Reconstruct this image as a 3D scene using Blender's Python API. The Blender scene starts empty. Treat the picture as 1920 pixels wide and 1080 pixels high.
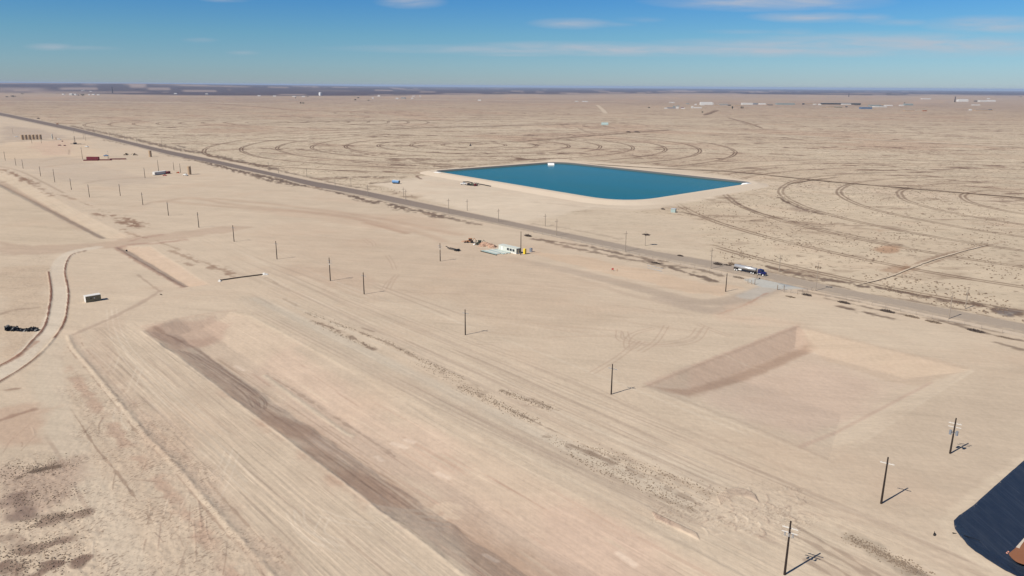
import bpy, bmesh, math, random
import numpy as np
from mathutils import Vector, Matrix
random.seed(7); RNG=np.random.default_rng(7)
S=bpy.context.scene; COL=S.collection
# ---------------------------------------------------------------- camera
F=1400.; H=94.; PITCH=math.atan((540-161)/F); ROLL=0.0068
fwd=np.array([0,math.cos(PITCH),-math.sin(PITCH)])
_r0=np.array([1,0,0.]); _u0=np.cross(_r0,fwd)
rt=math.cos(ROLL)*_r0+math.sin(ROLL)*_u0; up=np.cross(rt,fwd)
cd=bpy.data.cameras.new('camera'); cam=bpy.data.objects.new('camera',cd); COL.objects.link(cam)
cd.sensor_width=36; cd.lens=36*F/1920; cd.clip_start=1; cd.clip_end=300000
M=Matrix([[rt[0],up[0],-fwd[0],0],[rt[1],up[1],-fwd[1],0],[rt[2],up[2],-fwd[2],H],[0,0,0,1]])
cam.matrix_world=M; S.camera=cam
# ---------------------------------------------------------------- sky, sun, exposure
SUN_EL=44.5; SUN_AZ=234.3           # compass azimuth (from +Y clockwise) of the sun
w=bpy.data.worlds.new("World"); S.world=w; w.use_nodes=True
WN=w.node_tree.nodes; WL=w.node_tree.links; WN.clear()
sky=WN.new('ShaderNodeTexSky'); sky.sky_type='NISHITA'; sky.sun_disc=False
sky.sun_elevation=math.radians(SUN_EL); sky.sun_rotation=math.radians(SUN_AZ)
sky.altitude=900; sky.air_density=1.0; sky.dust_density=0.15; sky.ozone_density=2.5
geo=WN.new('ShaderNodeTexCoord'); sep=WN.new('ShaderNodeSeparateXYZ'); WL.new(geo.outputs['Generated'],sep.inputs[0])
ramp=WN.new('ShaderNodeValToRGB'); WL.new(sep.outputs['Z'],ramp.inputs[0])
SKY_RAMP=[(0.0,(.60,.77,1.10)),(0.025,(.57,.83,1.14)),(0.06,(.47,.84,1.13)),(0.10,(.33,.77,1.22)),(0.2,(.20,.52,1.05)),(0.6,(.5,.7,.9))]
cr=ramp.color_ramp
while len(cr.elements)<len(SKY_RAMP): cr.elements.new(0.5)
for e,(p,c) in zip(cr.elements,SKY_RAMP): e.position=p; e.color=(*c,1)
mul=WN.new('ShaderNodeMix'); mul.data_type='RGBA'; mul.blend_type='MULTIPLY'; mul.inputs['Factor'].default_value=1
WL.new(sky.outputs[0],mul.inputs['A']); WL.new(ramp.outputs[0],mul.inputs['B'])
bg=WN.new('ShaderNodeBackground'); bg.inputs[1].default_value=0.062
out=WN.new('ShaderNodeOutputWorld')
# thin clouds: (azimuth tan, elevation tan, half width, half height, strength) in sky direction space
CLOUDS=[(1075,44,70,9,.75),(1150,46,40,5,.3),(1440,2,190,16,1.0),(1520,32,95,9,.85),(1630,34,40,8,.5),(1860,47,110,15,.8),(1690,42,60,6,.35),
        (1300,95,560,10,1.0),(1720,84,350,20,.95),(1080,90,200,11,.85),(1520,84,260,12,.8),(1490,62,40,8,.35),(95,88,42,6,.55),(150,90,70,4,.3),(770,4,55,10,.75),(425,0,40,4,.6),(375,75,30,4,.3),(457,99,28,4,.3),(970,103,95,3,.45),(1200,37,40,5,.3),(1400,60,70,5,.25)]
u_=WN.new('ShaderNodeMath'); u_.operation='DIVIDE'; WL.new(sep.outputs['X'],u_.inputs[0]); WL.new(sep.outputs['Y'],u_.inputs[1])
hy=WN.new('ShaderNodeMath'); hy.operation='DIVIDE'; WL.new(sep.outputs['Z'],hy.inputs[0]); WL.new(sep.outputs['Y'],hy.inputs[1])
uv=WN.new('ShaderNodeCombineXYZ'); WL.new(u_.outputs[0],uv.inputs[0]); WL.new(hy.outputs[0],uv.inputs[1])
def wm(op,a,b=None,clamp=False):
    n=WN.new('ShaderNodeMath'); n.operation=op; n.use_clamp=clamp
    for i,v in enumerate((a,b)):
        if v is None: continue
        if isinstance(v,(int,float)): n.inputs[i].default_value=v
        else: WL.new(v,n.inputs[i])
    return n.outputs[0]
cs=None
for (px,py,hw,hh,st) in CLOUDS:
    d=fwd*F+rt*(px-960)-up*(py-540); cu,cv=d[0]/d[1],d[2]/d[1]
    sb=WN.new('ShaderNodeVectorMath'); sb.operation='SUBTRACT'; WL.new(uv.outputs[0],sb.inputs[0]); sb.inputs[1].default_value=(cu,cv,0)
    ml=WN.new('ShaderNodeVectorMath'); ml.operation='MULTIPLY'; WL.new(sb.outputs[0],ml.inputs[0]); ml.inputs[1].default_value=(F/hw,F/hh,0)
    ln=WN.new('ShaderNodeVectorMath'); ln.operation='LENGTH'; WL.new(ml.outputs[0],ln.inputs[0])
    v=wm('MULTIPLY',wm('SUBTRACT',1.25,ln.outputs['Value'],True),st)
    cs=v if cs is None else wm('MAXIMUM',cs,v)
mp=WN.new('ShaderNodeMapping'); WL.new(uv.outputs[0],mp.inputs[0]); mp.inputs['Scale'].default_value=(11,90,1)
nz=WN.new('ShaderNodeTexNoise'); WL.new(mp.outputs[0],nz.inputs[0]); nz.inputs['Scale'].default_value=1; nz.inputs['Detail'].default_value=6; nz.inputs['Roughness'].default_value=.6; nz.inputs['Distortion'].default_value=.4
mr=WN.new('ShaderNodeMapRange'); WL.new(nz.outputs[0],mr.inputs[0]); mr.inputs[1].default_value=.2; mr.inputs[2].default_value=.60
cf=wm('MULTIPLY',wm('MULTIPLY',cs,mr.outputs[0],True),.8)
cmx=WN.new('ShaderNodeMix'); cmx.data_type='RGBA'; WL.new(cf,cmx.inputs['Factor']); WL.new(mul.outputs['Result'],cmx.inputs['A'])
CLOUD_COL=(6.8,7.2,8.1); cmx.inputs['B'].default_value=(*CLOUD_COL,1)
WL.new(cmx.outputs['Result'],bg.inputs[0]); WL.new(bg.outputs[0],out.inputs[0])
sl=bpy.data.lights.new('sun','SUN'); sl.energy=4.9; sl.angle=math.radians(.53); sl.color=(1,.94,.84)
so=bpy.data.objects.new('sun',sl); COL.objects.link(so)
az=math.radians(SUN_AZ); el=math.radians(SUN_EL)
sd=Vector((math.sin(az)*math.cos(el),math.cos(az)*math.cos(el),math.sin(el)))
so.rotation_euler=sd.to_track_quat('Z','Y').to_euler(); so.location=sd*500
S.view_settings.view_transform='Standard'; S.view_settings.look='None'; S.view_settings.gamma=1
S.view_settings.exposure=0.20
S.render.engine='CYCLES'; S.cycles.volume_bounces=0; S.cycles.max_bounces=4
# ---------------------------------------------------------------- helpers: pixel of the survey picture <-> ground
def P(px,py,z=0.):
    d=fwd*F+rt*(px-960)-up*(py-540); t=(z-H)/d[2]; return np.array([d[0]*t,d[1]*t])
def proj(x,y,z=0):
    v=np.array([x,y,z-H]); Z=v@fwd; return 960+F*(v@rt)/Z,540-F*(v@up)/Z
U=np.array([.672,-.741]); U/=np.linalg.norm(U); V=np.array([-U[1],U[0]])   # road direction / across it (away)
UANG=math.atan2(U[1],U[0]); VANG=math.atan2(V[1],V[0])
K=.80
def lin(c): 
    c=np.array(c,float)/255.; return np.where(c<=.04045,c/12.92,((c+.055)/1.055)**2.4)
def A(*c): return lin(c)*K
# ---------------------------------------------------------------- numpy noise
def _h(ix,iy,s):
    n=(ix*374761393+iy*668265263+s*2246822519)&0xffffffff
    n=((n^(n>>13))*1274126177)&0xffffffff
    return ((n^(n>>16))&0xffff)/65535.
def vn(x,y,s=0):
    ix=np.floor(x).astype(np.int64); iy=np.floor(y).astype(np.int64); fx=x-ix; fy=y-iy
    fx=fx*fx*(3-2*fx); fy=fy*fy*(3-2*fy)
    a=_h(ix,iy,s);b=_h(ix+1,iy,s);c=_h(ix,iy+1,s);d=_h(ix+1,iy+1,s)
    return a+(b-a)*fx+(c-a)*fy+(a-b-c+d)*fx*fy
def fbm(x,y,o=4,s=0):
    r=0;am=.5;t=0
    for i in range(o): r=r+am*vn(x,y,s+i); t+=am; am*=.5; x=x*2.03+17.1; y=y*2.03+9.7
    return r/t
def sst(a,b,x): t=np.clip((x-a)/(b-a),0,1); return t*t*(3-2*t)
# ---------------------------------------------------------------- ground sheet
PXA=0.70
ang=np.radians(np.concatenate([np.arange(-180,-42,6),np.linspace(-40.5,40.5,int(81/(.0767*PXA))),np.arange(42,180.1,6)]))
inv=np.arange(1,640/PXA)*PXA/70218.           # 1/D steps of one part of a pixel row
Dr=1/inv; Dr=Dr[(Dr>100)&(Dr<95000)]
Dr=np.concatenate([[3,20,40,60,80,92],np.sort(Dr)])
nr,nc=len(Dr),len(ang)
DD,AA=np.meshgrid(Dr,ang,indexing='ij')
X=(DD*np.sin(AA)).ravel(); Y=(DD*np.cos(AA)).ravel(); DD=DD.ravel(); AAf=AA.ravel()
Z=np.zeros_like(X)
RH=np.stack([np.sin(AAf),np.cos(AAf)])
sp=DD*DD/70218.*PXA
uu=X*U[0]+Y*U[1]; vv=X*V[0]+Y*V[1]
n200=fbm(X/240,Y/240,4,1); n40=fbm(X/45,Y/45,4,11)
colr=np.zeros((len(X),3)); 
SAND=A(205,186,163)
colr[:]=SAND
streak=np.zeros(len(X)); scrub=np.zeros(len(X)); rough=np.zeros(len(X)); ringm=np.zeros(len(X))
def sel(x0,x1,y0,y1): return np.nonzero((X>x0)&(X<x1)&(Y>y0)&(Y<y1)&(DD>90))[0]
def pts(q): return np.array([P(*p[:2]) for p in q])
def pline(i,W):
    """distance to polyline, normal radial part, along-length"""
    x=X[i];y=Y[i]; best=np.full(len(i),1e9); nr_=np.zeros(len(i)); sd_=np.zeros(len(i)); al=np.zeros(len(i)); acc=0
    for a,b in zip(W[:-1],W[1:]):
        d=b-a; L=np.hypot(*d); 
        if L<1e-6: continue
        d=d/L
        rx=x-a[0]; ry=y-a[1]; t=np.clip(rx*d[0]+ry*d[1],0,L)
        ex=rx-t*d[0]; ey=ry-t*d[1]; e=np.hypot(ex,ey); m=e<best
        best[m]=e[m]; al[m]=acc+t[m]
        nr_[m]=np.abs(-d[1]*RH[0][i][m]+d[0]*RH[1][i][m]); sd_[m]=(ex*(-d[1])+ey*d[0])[m]
        acc+=L
    return best,nr_,sd_,al,acc
def smooth(W,n=6):
    """catmull-rom through points"""
    if len(W)<3: return W
    W=np.vstack([2*W[0]-W[1],W,2*W[-1]-W[-2]]); o=[]
    for k in range(1,len(W)-2):
        p0,p1,p2,p3=W[k-1:k+3]
        for t in np.arange(n)/n:
            o.append(.5*((2*p1)+(-p0+p2)*t+(2*p0-5*p1+4*p2-p3)*t*t+(-p0+3*p1-3*p2+p3)*t**3))
    o.append(W[-2]); return np.array(o)
def stroke(q,wd,c,op=1.,soft=.5,h=0.,rag=0.,fade=0.,world=False,cut=0.,sm=True,hs=None):
    """paint (and raise) a line of earth wd metres wide"""
    W=np.array(q,float) if world else pts(q)
    if sm: W=smooth(W)
    mg=wd*2+soft*2+3
    D0=np.hypot(W[:,0],W[:,1]).max(); mg+=2*D0*D0/70218.*PXA
    i=sel(W[:,0].min()-mg,W[:,0].max()+mg,W[:,1].min()-mg,W[:,1].max()+mg)
    if not len(i): return
    d,nr_,sd_,al,L=pline(i,W)
    m=d<mg; i=i[m];d=d[m];nr_=nr_[m];al=al[m]
    wv=wd/2*(1+rag*(fbm(X[i]/3.1,Y[i]/3.1,2,5)-.5)*3)
    foot=.7*sp[i]*nr_
    we=np.sqrt(np.maximum(wv,.05)**2+foot**2); o=op*np.minimum(1,(np.maximum(wv,.05)/we))**.65
    k=o*(1-sst(we*(1-min(soft,.95)),we*(1+soft),d))
    if fade>0: k=k*np.clip(np.minimum(al,L-al)/fade,0,1)
    if cut>0: k=k*sst(cut-.15,cut+.1,fbm(X[i]/9+3,Y[i]/9,3,23))
    if c is not None: colr[i]=colr[i]*(1-k[:,None])+np.array(c)*k[:,None]
    if h: 
        g=np.exp(-(d/(wd*.5))**2)*h*(.55+.9*fbm(X[i]/1.7,Y[i]/1.7,2,31))
        if fade>0: g=g*np.clip(np.minimum(al,L-al)/fade,0,1)
        Z[i]+=g
def psd(i,W):
    """signed distance to polygon (negative inside)"""
    x=X[i];y=Y[i]; best=np.full(len(i),1e9); ins=np.zeros(len(i),bool)
    n=len(W)
    for k in range(n):
        a=W[k];b=W[(k+1)%n]; d=b-a; L=np.hypot(*d)
        if L<1e-9: continue
        d=d/L; rx=x-a[0]; ry=y-a[1]; t=np.clip(rx*d[0]+ry*d[1],0,L)
        best=np.minimum(best,np.hypot(rx-t*d[0],ry-t*d[1]))
        c=((a[1]>y)!=(b[1]>y))&(x<(b[0]-a[0])*(y-a[1])/(b[1]-a[1]+1e-12)+a[0]); ins^=c
    return np.where(ins,-best,best)
def region(W,mg):
    i=sel(W[:,0].min()-mg,W[:,0].max()+mg,W[:,1].min()-mg,W[:,1].max()+mg); return i
def fill(q,c,op=1.,soft=6.,nz_=0.,world=False,arr=None,val=None,z=0.):
    W=np.array(q,float) if world else np.array([P(p[0],p[1],z) for p in q])
    i=region(W,soft*2+nz_*2)
    if not len(i): return
    d=psd(i,W)+(nz_*(fbm(X[i]/(nz_*2.5+1),Y[i]/(nz_*2.5+1),4,41)-.5)*3 if nz_ else 0)
    k=op*(1-sst(-soft,soft,d))
    if arr is not None: arr[i]=arr[i]*(1-k)+val*k
    else: colr[i]=colr[i]*(1-k[:,None])+np.array(c)*k[:,None]
def track(q,c=A(178,155,135),o=.45,gap=2.0,wd=.55):
    W=smooth(pts(q)); t=np.gradient(W,axis=0); t/=np.hypot(t[:,0],t[:,1])[:,None]; n=np.stack([-t[:,1],t[:,0]],1)
    for s_ in (-gap/2,gap/2): stroke(W+n*s_,wd,c,o,.7,world=True,sm=False)
# ---- zones: land beyond the road is scrub; worked earth on this side
roadC=[(5,214.5),(140,243),(320,286.5),(580,344),(740,375.5),(1000,428.5),(1200,470.5),(1400,512),(1565,544),(1720,574.5),(1915,615)]
rc=pts(roadC); rd=rc[-1]-rc[0]; rl=np.hypot(*rd); rd/=rl
side=(X-rc[0][0])*(-rd[1])+(Y-rc[0][1])*rd[0]          # >0 beyond the road
bey=sst(0,8,side)
FAR=A(208,190,165)
colr[:]=colr*(1-bey[:,None])+FAR*bey[:,None]
scrub[:]=bey*(.55+.45*sst(500,1000,DD))
ringm[:]=bey
far1=sst(1500,3300,DD)[:,None]*bey[:,None]; colr[:]=colr*(1-far1)+A(192,171,147)*far1
far2=sst(3200,5200,DD+600*(n200-.5))[:,None]; colr[:]=colr*(1-far2*.85)+A(168,148,131)*far2*.9
# large soft tone patches
tone=fbm(uu/500,vv/160,4,61); k=(sst(.52,.7,tone)*bey*.35)[:,None]; colr[:]=colr*(1-k)+A(190,168,144)*k
tone=fbm(uu/260,vv/120,4,71); k=(sst(.55,.72,tone)*bey*sst(900,1500,DD)*.5)[:,None]; colr[:]=colr*(1-k)+A(194,164,140)*k
# very far dark bush country with pale flats
dl=np.degrees(AAf)
edge=np.interp(dl,[-31.5,-25.2,-16,-8.1,0,7.7,17.4,33.9],[9100,7000,6300,7300,9000,9600,11500,14500])
fd=fbm(X/5000+4,Y/900,4,81)
k=sst(-.07,.07,np.log(DD/edge)-.5*(fd-.5))
dark=A(92,80,92)*.62; k3=k[:,None]*.95; colr[:]=colr*(1-k3)+dark*k3  # purple cast in the bush colour adds painted haze
pale=np.maximum(sst(.57,.66,fbm(X/2600+8,Y/900,4,91)),sst(.62,.7,fbm(X/420,Y/1500,3,95))*1.3)*k*sst(40000,12000,DD)
pk=np.clip(.55*pale,0,.9)[:,None]; colr[:]=colr*(1-pk)+A(186,164,150)*pk
farm=sst(4500,7000,DD); scrub*=1-farm*.8
hill=sst(8500,16000,DD)*sst(-2,-26,dl)*82*(.8+.4*fbm(AAf*9,DD/20000,3,3)); Z+=hill*(np.abs(dl)<60)
# ---- left land beyond the trench: slightly scrubby worked strips
fill([(0,330),(60,352),(215,450),(230,458),(0,470)],A(203,184,160),.8,6,8)
fill([(0,500),(90,500),(95,600),(60,660),(0,705)],A(200,179,155),.8,4,6)
fill([(0,500),(95,470),(100,560),(60,660),(0,700)],None,1,6,6,arr=rough,val=.5)
# ---- pits
def dig(rim,dep,slopes,nz_=0.):
    """rim: polygon world points, slopes: run in metres of each side"""
    W=np.array(rim); n=len(W); i=region(W,3); x=X[i];y=Y[i]
    ctr=W.mean(0); g=np.full(len(i),1e9)
    for k in range(n):
        a=W[k];b=W[(k+1)%n]; d=(b-a)/np.hypot(*(b-a)); nn=np.array([-d[1],d[0]])
        if (ctr-a)@nn<0: nn=-nn
        t=(x-a[0])*nn[0]+(y-a[1])*nn[1]+nz_*(fbm(x/9,y/9,3,51+k)-.5)*2
        g=np.minimum(g,np.clip(t/slopes[k],-.02,1.2))
    t=np.clip(g,0,1); r=.06
    f=np.where(t<r,t*t/(2*r),np.where(t>1-r,1-r-(1-t)**2/(2*r)+r*0,t-r/2))/(1-r)
    f=np.clip(f,0,1)*(g>0)
    Z[i]-=dep*f
    return i,g,f
# square pit at the right
a1=[P(1205,725),P(1495,612),P(1823,695),P(1552,866)]
i,g,f=dig(a1,3.0,[9,18,15,38],.25)
fill([(1290,752),(1530,655),(1737,712),(1640,770),(1515,838),(1400,805)],A(208,187,166),.7,4,3,z=-3)
fill([(1330,752),(1520,680),(1660,720),(1600,780),(1500,825)],A(206,180,161),.4,7,6,z=-3)
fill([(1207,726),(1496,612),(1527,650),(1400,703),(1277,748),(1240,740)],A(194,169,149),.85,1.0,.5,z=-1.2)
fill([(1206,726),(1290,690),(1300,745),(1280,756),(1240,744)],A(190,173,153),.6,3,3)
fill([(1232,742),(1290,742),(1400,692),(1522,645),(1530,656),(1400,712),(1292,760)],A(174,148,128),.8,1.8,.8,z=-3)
fill([(1496,613),(1535,660),(1725,722),(1822,696)],A(200,178,155),.7,2,2,z=-1)
fill([(1240,738),(1330,765),(1480,825),(1530,852),(1400,795)],A(210,193,171),.5,4,2)
fill([(1552,866),(1500,835),(1560,800),(1640,768),(1740,715),(1822,697),(1640,815)],A(213,195,172),.6,1.5,1.5,z=-1)
stroke([(1500,838),(1560,806),(1650,760),(1745,712)],1.6,A(190,162,144),.5,.8)
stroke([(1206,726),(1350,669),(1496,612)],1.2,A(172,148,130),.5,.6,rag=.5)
stroke([(1552,866),(1640,815),(1720,760),(1823,696)],1.0,A(216,199,176),.6,.6)
stroke([(1215,728),(1380,796),(1552,866)],1.2,A(214,197,174),.45,.6)

# long pit at the left
pd=U
c0=P(266,620); c2=P(470,590)
rim2=[c0,c0+pd*420,c2+pd*412,c2,P(432,583)]
i,g,f=dig([c0,c0+pd*420,c2+pd*412,c2,P(432,583),P(330,596)],2.9,[12,14,20,12,12,12],1.2)
k=(sst(0,.2,g)*.6)[:,None]; colr[i]=colr[i]*(1-k)+A(199,178,157)*k
streak[i]=np.maximum(streak[i],sst(0,.3,g)*.55)
fill([(450,650),(560,640),(760,780),(960,900),(1240,1080),(960,1080),(700,880),(520,740)],A(203,178,158),.5,5,9)
fill([(1000,930),(1150,1000),(1270,1080),(1010,1080)],A(202,175,156),.4,5,8)
# brown sheet of the left wall and its foot, interrupted by the loading ramp
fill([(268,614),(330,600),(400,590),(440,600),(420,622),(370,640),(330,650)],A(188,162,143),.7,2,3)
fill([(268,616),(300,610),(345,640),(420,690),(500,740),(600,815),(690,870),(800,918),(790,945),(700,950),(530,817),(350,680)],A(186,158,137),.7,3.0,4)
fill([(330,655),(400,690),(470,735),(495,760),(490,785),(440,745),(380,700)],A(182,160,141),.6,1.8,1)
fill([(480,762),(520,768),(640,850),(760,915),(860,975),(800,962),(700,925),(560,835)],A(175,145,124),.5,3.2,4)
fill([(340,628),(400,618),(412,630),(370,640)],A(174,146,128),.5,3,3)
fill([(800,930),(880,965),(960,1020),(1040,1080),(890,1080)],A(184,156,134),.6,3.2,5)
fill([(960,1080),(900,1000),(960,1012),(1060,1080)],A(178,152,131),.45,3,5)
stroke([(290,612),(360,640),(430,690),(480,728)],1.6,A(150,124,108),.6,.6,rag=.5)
for k_ in range(9):
    o_=k_*2.2; stroke([(330+o_*2.2,652+o_*.2),(400+o_*2.4,690+o_*.3),(450+o_*2.5,730+o_*.2),(470+o_*1.6,760-o_*.1)],.5,random.choice([A(146,124,110),A(196,178,158)]),.55,.6)
stroke([(495,690),(560,735),(640,790),(660,800)],1.8,A(206,190,168),.7,.6,h=.15); stroke([(500,686),(600,748),(700,812),(740,838)],1.0,A(158,136,120),.6,.6,rag=1,cut=.4)
for k_ in range(110):
    t_=random.uniform(12,225); o_=random.uniform(1,15); c_=c0+pd*t_+V*o_; L_=random.uniform(8,45); b_=random.uniform(-.012,.03)
    stroke([c_,c_+pd*L_*.5+V*L_*b_*.3,c_+pd*L_+V*L_*b_],random.uniform(.25,.9),random.choice([A(200,174,152),A(150,125,108),A(160,134,116),A(190,168,148)]),random.uniform(.25,.5),.6,fade=4,world=True,sm=False)
for k_ in range(60):
    t_=random.uniform(60,215); o_=random.uniform(-38,-3); c_=c0+pd*t_+V*(-o_); L_=random.uniform(6,30); b_=random.uniform(-.03,.03)
    stroke([c_,c_+pd*L_+V*L_*b_],random.uniform(.3,1.0),random.choice([A(216,196,172),A(176,148,130),A(196,168,148)]),random.uniform(.25,.55),.7,fade=3,world=True,sm=False)
for q in ([(705,838),(715,845)],[(735,815),(760,825)],[(760,812),(775,818)],[(820,870),(840,880)],[(440,672),(455,680)],[(910,1025),(930,1035)],[(1160,1025),(1190,1045)]): stroke(q,1.4,A(224,204,184),.6,.7)
# pale rim beads
stroke([(266,622),(350,681),(425,738),(475,778),(530,818),(620,885),(700,949),(780,1008),(870,1080)],1.0,A(212,194,171),.55,.8,h=.12,rag=.8)
stroke([(470,592),(605,665),(730,737),(842,807),(960,857),(1027,897),(1157,967),(1285,1027),(1400,1085)],1.2,A(212,195,172),.35,.8,h=.06,rag=.8)
stroke([(268,612),(330,598),(395,587),(440,582)],1.0,A(196,170,150),.6,.6,h=.2)
# far trenches of the same cut
tr=[P(212,462),P(342,538),P(395,533),P(285,462)]
i,g,f=dig(tr,2.0,[6,3,11,4],.6); k=(sst(0,.2,g)*.75)[:,None]; colr[i]=colr[i]*(1-k)+A(198,174,152)*k
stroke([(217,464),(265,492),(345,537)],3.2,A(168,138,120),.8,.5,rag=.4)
tr=[P(-40,318),P(160,425),P(205,452),P(250,444),P(100,360),P(0,305)]
W=np.array([P(-60,320),P(185,447),P(248,447),P(0,318)])
i,g,f=dig(W,2.0,[7,4,12,4],.6); k=(sst(0,.2,g)*.6)[:,None]; colr[i]=colr[i]*(1-k)+A(198,180,158)*k
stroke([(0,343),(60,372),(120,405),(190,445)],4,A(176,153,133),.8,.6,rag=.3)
# plugs of the crossing road fill the cut
plug=[P(180,466),P(300,440),P(345,437),P(280,462),P(215,468)]
W=np.array([P(150,458),P(300,437),P(420,424),P(425,432),P(330,447),P(215,463),P(160,468)])
ip=region(W,6); dpl=psd(ip,W); kk=1-sst(-1,5,dpl); Z[ip]=Z[ip]*(1-kk)
fill([(0,452),(60,462),(180,455),(260,444),(330,436),(420,424),(470,426),(430,436),(340,447),(230,462),(120,474),(0,478)],A(188,165,144),.75,2.5,3)
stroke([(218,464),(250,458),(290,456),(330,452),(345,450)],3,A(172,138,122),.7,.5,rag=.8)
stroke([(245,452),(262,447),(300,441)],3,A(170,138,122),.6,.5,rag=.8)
# haul road curling down at the left with dark berms
rW=[(150,470),(118,478),(108,500),(111,540),(104,580),(80,620),(40,665),(0,700),(-30,722)]
stroke([(180,464),(140,472),(117,486),(108,510),(112,540),(108,575),(95,610),(62,650),(20,690),(-30,722)],7.2,A(211,196,176),.95,.25)
Wr=smooth(pts([(160,470),(133,479),(122,505),(128,545),(127,572),(118,610),(82,657),(45,688),(0,716),(-30,736)]))
stroke(Wr,.8,A(118,80,66),.95,.35,h=.35,rag=.4,world=True,sm=False)
stroke([(91,510),(96,545),(93,575),(84,612),(60,640),(36,665),(0,686),(-20,697)],.9,A(122,84,70),.95,.35,h=.35,rag=.4)
stroke([(70,640),(45,660),(10,683)],1.6,A(160,120,100),.6,.5,rag=.6)
# dirt yard road (right of centre) to the gate
stroke([(960,487),(1100,515),(1230,548),(1310,566),(1360,564),(1410,552),(1450,536),(1480,524)],10,A(184,166,147),.9,.4)
stroke([(1240,560),(1300,576),(1350,582),(1400,560),(1460,538)],10,A(183,165,147),.8,.5)
stroke([(1400,556),(1440,540),(1475,528),(1500,528)],9,A(190,182,170),.8,.4)
stroke([(840,470),(960,490),(1080,522),(1180,552),(1280,577)],4,A(192,172,151),.7,.7,fade=20)
fill([(1000,474),(1100,483),(1200,500),(1300,525),(1385,540),(1345,552),(1290,550),(1180,520),(1060,490)],A(209,182,155),.65,2.5,5)
fill([(1395,524),(1450,512),(1540,536),(1520,541),(1462,543),(1425,537)],A(190,188,180),.95,1.2,1)
fill([(1460,527),(1520,532),(1512,541),(1470,538)],A(140,146,152),.6,1.2,2)
stroke([(1345,590),(1400,570),(1425,556),(1440,549)],1.2,A(176,140,120),.7,.6,rag=.8)
fill([(1330,590),(1420,560),(1440,590),(1500,606),(1450,630),(1380,610)],A(210,184,160),.5,5,8)
# pale compacted shelf around the square pit and lined pond
fill([(1380,590),(1500,560),(1700,600),(1920,650),(1920,860),(1790,978),(1700,990),(1560,900),(1880,700),(1500,600)],A(207,189,166),.75,6,8)
fill([(1560,870),(1640,815),(1840,700),(1920,690),(1920,860),(1800,970),(1620,960)],A(198,179,157),.7,5,6)
# yard tones between the poles
for q,c,o in [([(430,440),(560,410),(760,440),(980,480),(1100,540),(1000,580),(760,560),(560,500)],A(201,180,157),.7),
      ([(560,500),(700,520),(760,560),(700,575),(600,540)],A(192,168,146),.5),
      ([(740,520),(960,545),(1160,600),(1120,640),(900,590),(760,560)],A(196,175,152),.5),
      ([(480,392),(760,398),(880,440),(700,432),(520,402)],A(196,170,147),.4),
      ([(5,268),(160,262),(200,300),(100,312),(0,300)],A(213,190,163),.7),
      ([(60,268),(130,262),(140,290),(70,292)],A(205,176,154),.6),
      ([(10,300),(130,292),(260,330),(330,345),(200,350),(90,330)],A(196,178,158),.7)]: fill(q,c,o,7,12)
# grey haul strip along the long pit
stroke([(460,560),(600,628),(760,714),(900,790),(1100,885),(1300,985),(1450,1060),(1600,1130)],9,A(196,179,158),.7,.6)
stroke([(560,650),(760,760),(960,862),(1180,972),(1400,1085)],4,A(190,173,153),.55,.6)
stroke([(480,560),(700,665),(960,790),(1200,900),(1330,960)],5,A(200,187,168),.6,.6)
stroke([(620,590),(860,690),(1100,800),(1400,910)],5,A(206,188,166),.5,.7)
# weed rows
def weeds(q,wd,n_op=.8,cut=.5,c=(140,120,104)):
    if c==(140,120,104): wd*=.62; c=(150,131,114)
    stroke(q,wd,A(*c),min(1,n_op*1.15),.6,rag=1.2,cut=cut)
for q,wd,o,cu in [([(574,586),(640,610),(720,640)],1.5,.7,.5),([(586,602),(640,622),(700,655)],2.2,.8,.45),([(665,610),(700,622)],1.2,.7,.4),
     ([(720,640),(800,680),(870,712),(960,755),(1035,765)],1.6,.55,.52),([(780,678),(860,712),(930,750),(1000,790),(1080,830),(1180,880),(1340,930)],2.6,.6,.5),
     ([(860,725),(910,745),(1000,790)],2,.6,.5),([(1030,820),(1110,850),(1240,905),(1310,945)],3.4,.7,.47),([(1100,838),(1200,875),(1340,925)],3,.6,.5),
     ([(940,733),(1000,752),(1036,768)],3,.65,.45),([(1060,850),(1200,920),(1300,955)],2,.45,.52),([(530,560),(560,575)],2,.4,.5),([(500,520),(540,545)],2,.4,.5)]: weeds(q,wd,o,cu)
for q,wd,o,cu in [([(180,400),(215,412),(262,428)],5,.7,.42),([(214,404),(240,412),(258,424)],7,.8,.36),([(230,430),(250,440),(272,447)],3,.6,.4),([(20,322),(60,345),(100,368)],4,.6,.45),([(0,318),(30,328),(40,335),(70,345)],6,.7,.4),
     ([(100,360),(150,378),(200,398)],3,.5,.48),([(320,470),(345,480),(370,492)],2.4,.5,.45),([(395,500),(415,505),(430,512)],5,.6,.4),([(338,490),(358,498)],2.5,.5,.4),([(290,450),(340,470),(400,500),(440,520)],1.5,.4,.5)]: weeds(q,wd,o,cu,(146,118,98))
for k_ in range(95):   # faint grading arcs in the yard
    x0=random.uniform(430,1250); y0=random.uniform(425,650)
    if y0>470+(x0-430)*.45: continue
    L_=random.uniform(50,230); sl_=random.uniform(-.02,.16); bd=random.uniform(-10,10)
    stroke([(x0,y0),(x0+L_*.5,y0+L_*.5*sl_+bd*.5),(x0+L_,y0+L_*sl_+bd*.2)],random.uniform(.5,2.2),random.choice([A(215,196,173),A(184,162,141),A(192,168,146)]),random.uniform(.2,.45),.8,fade=6)
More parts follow.
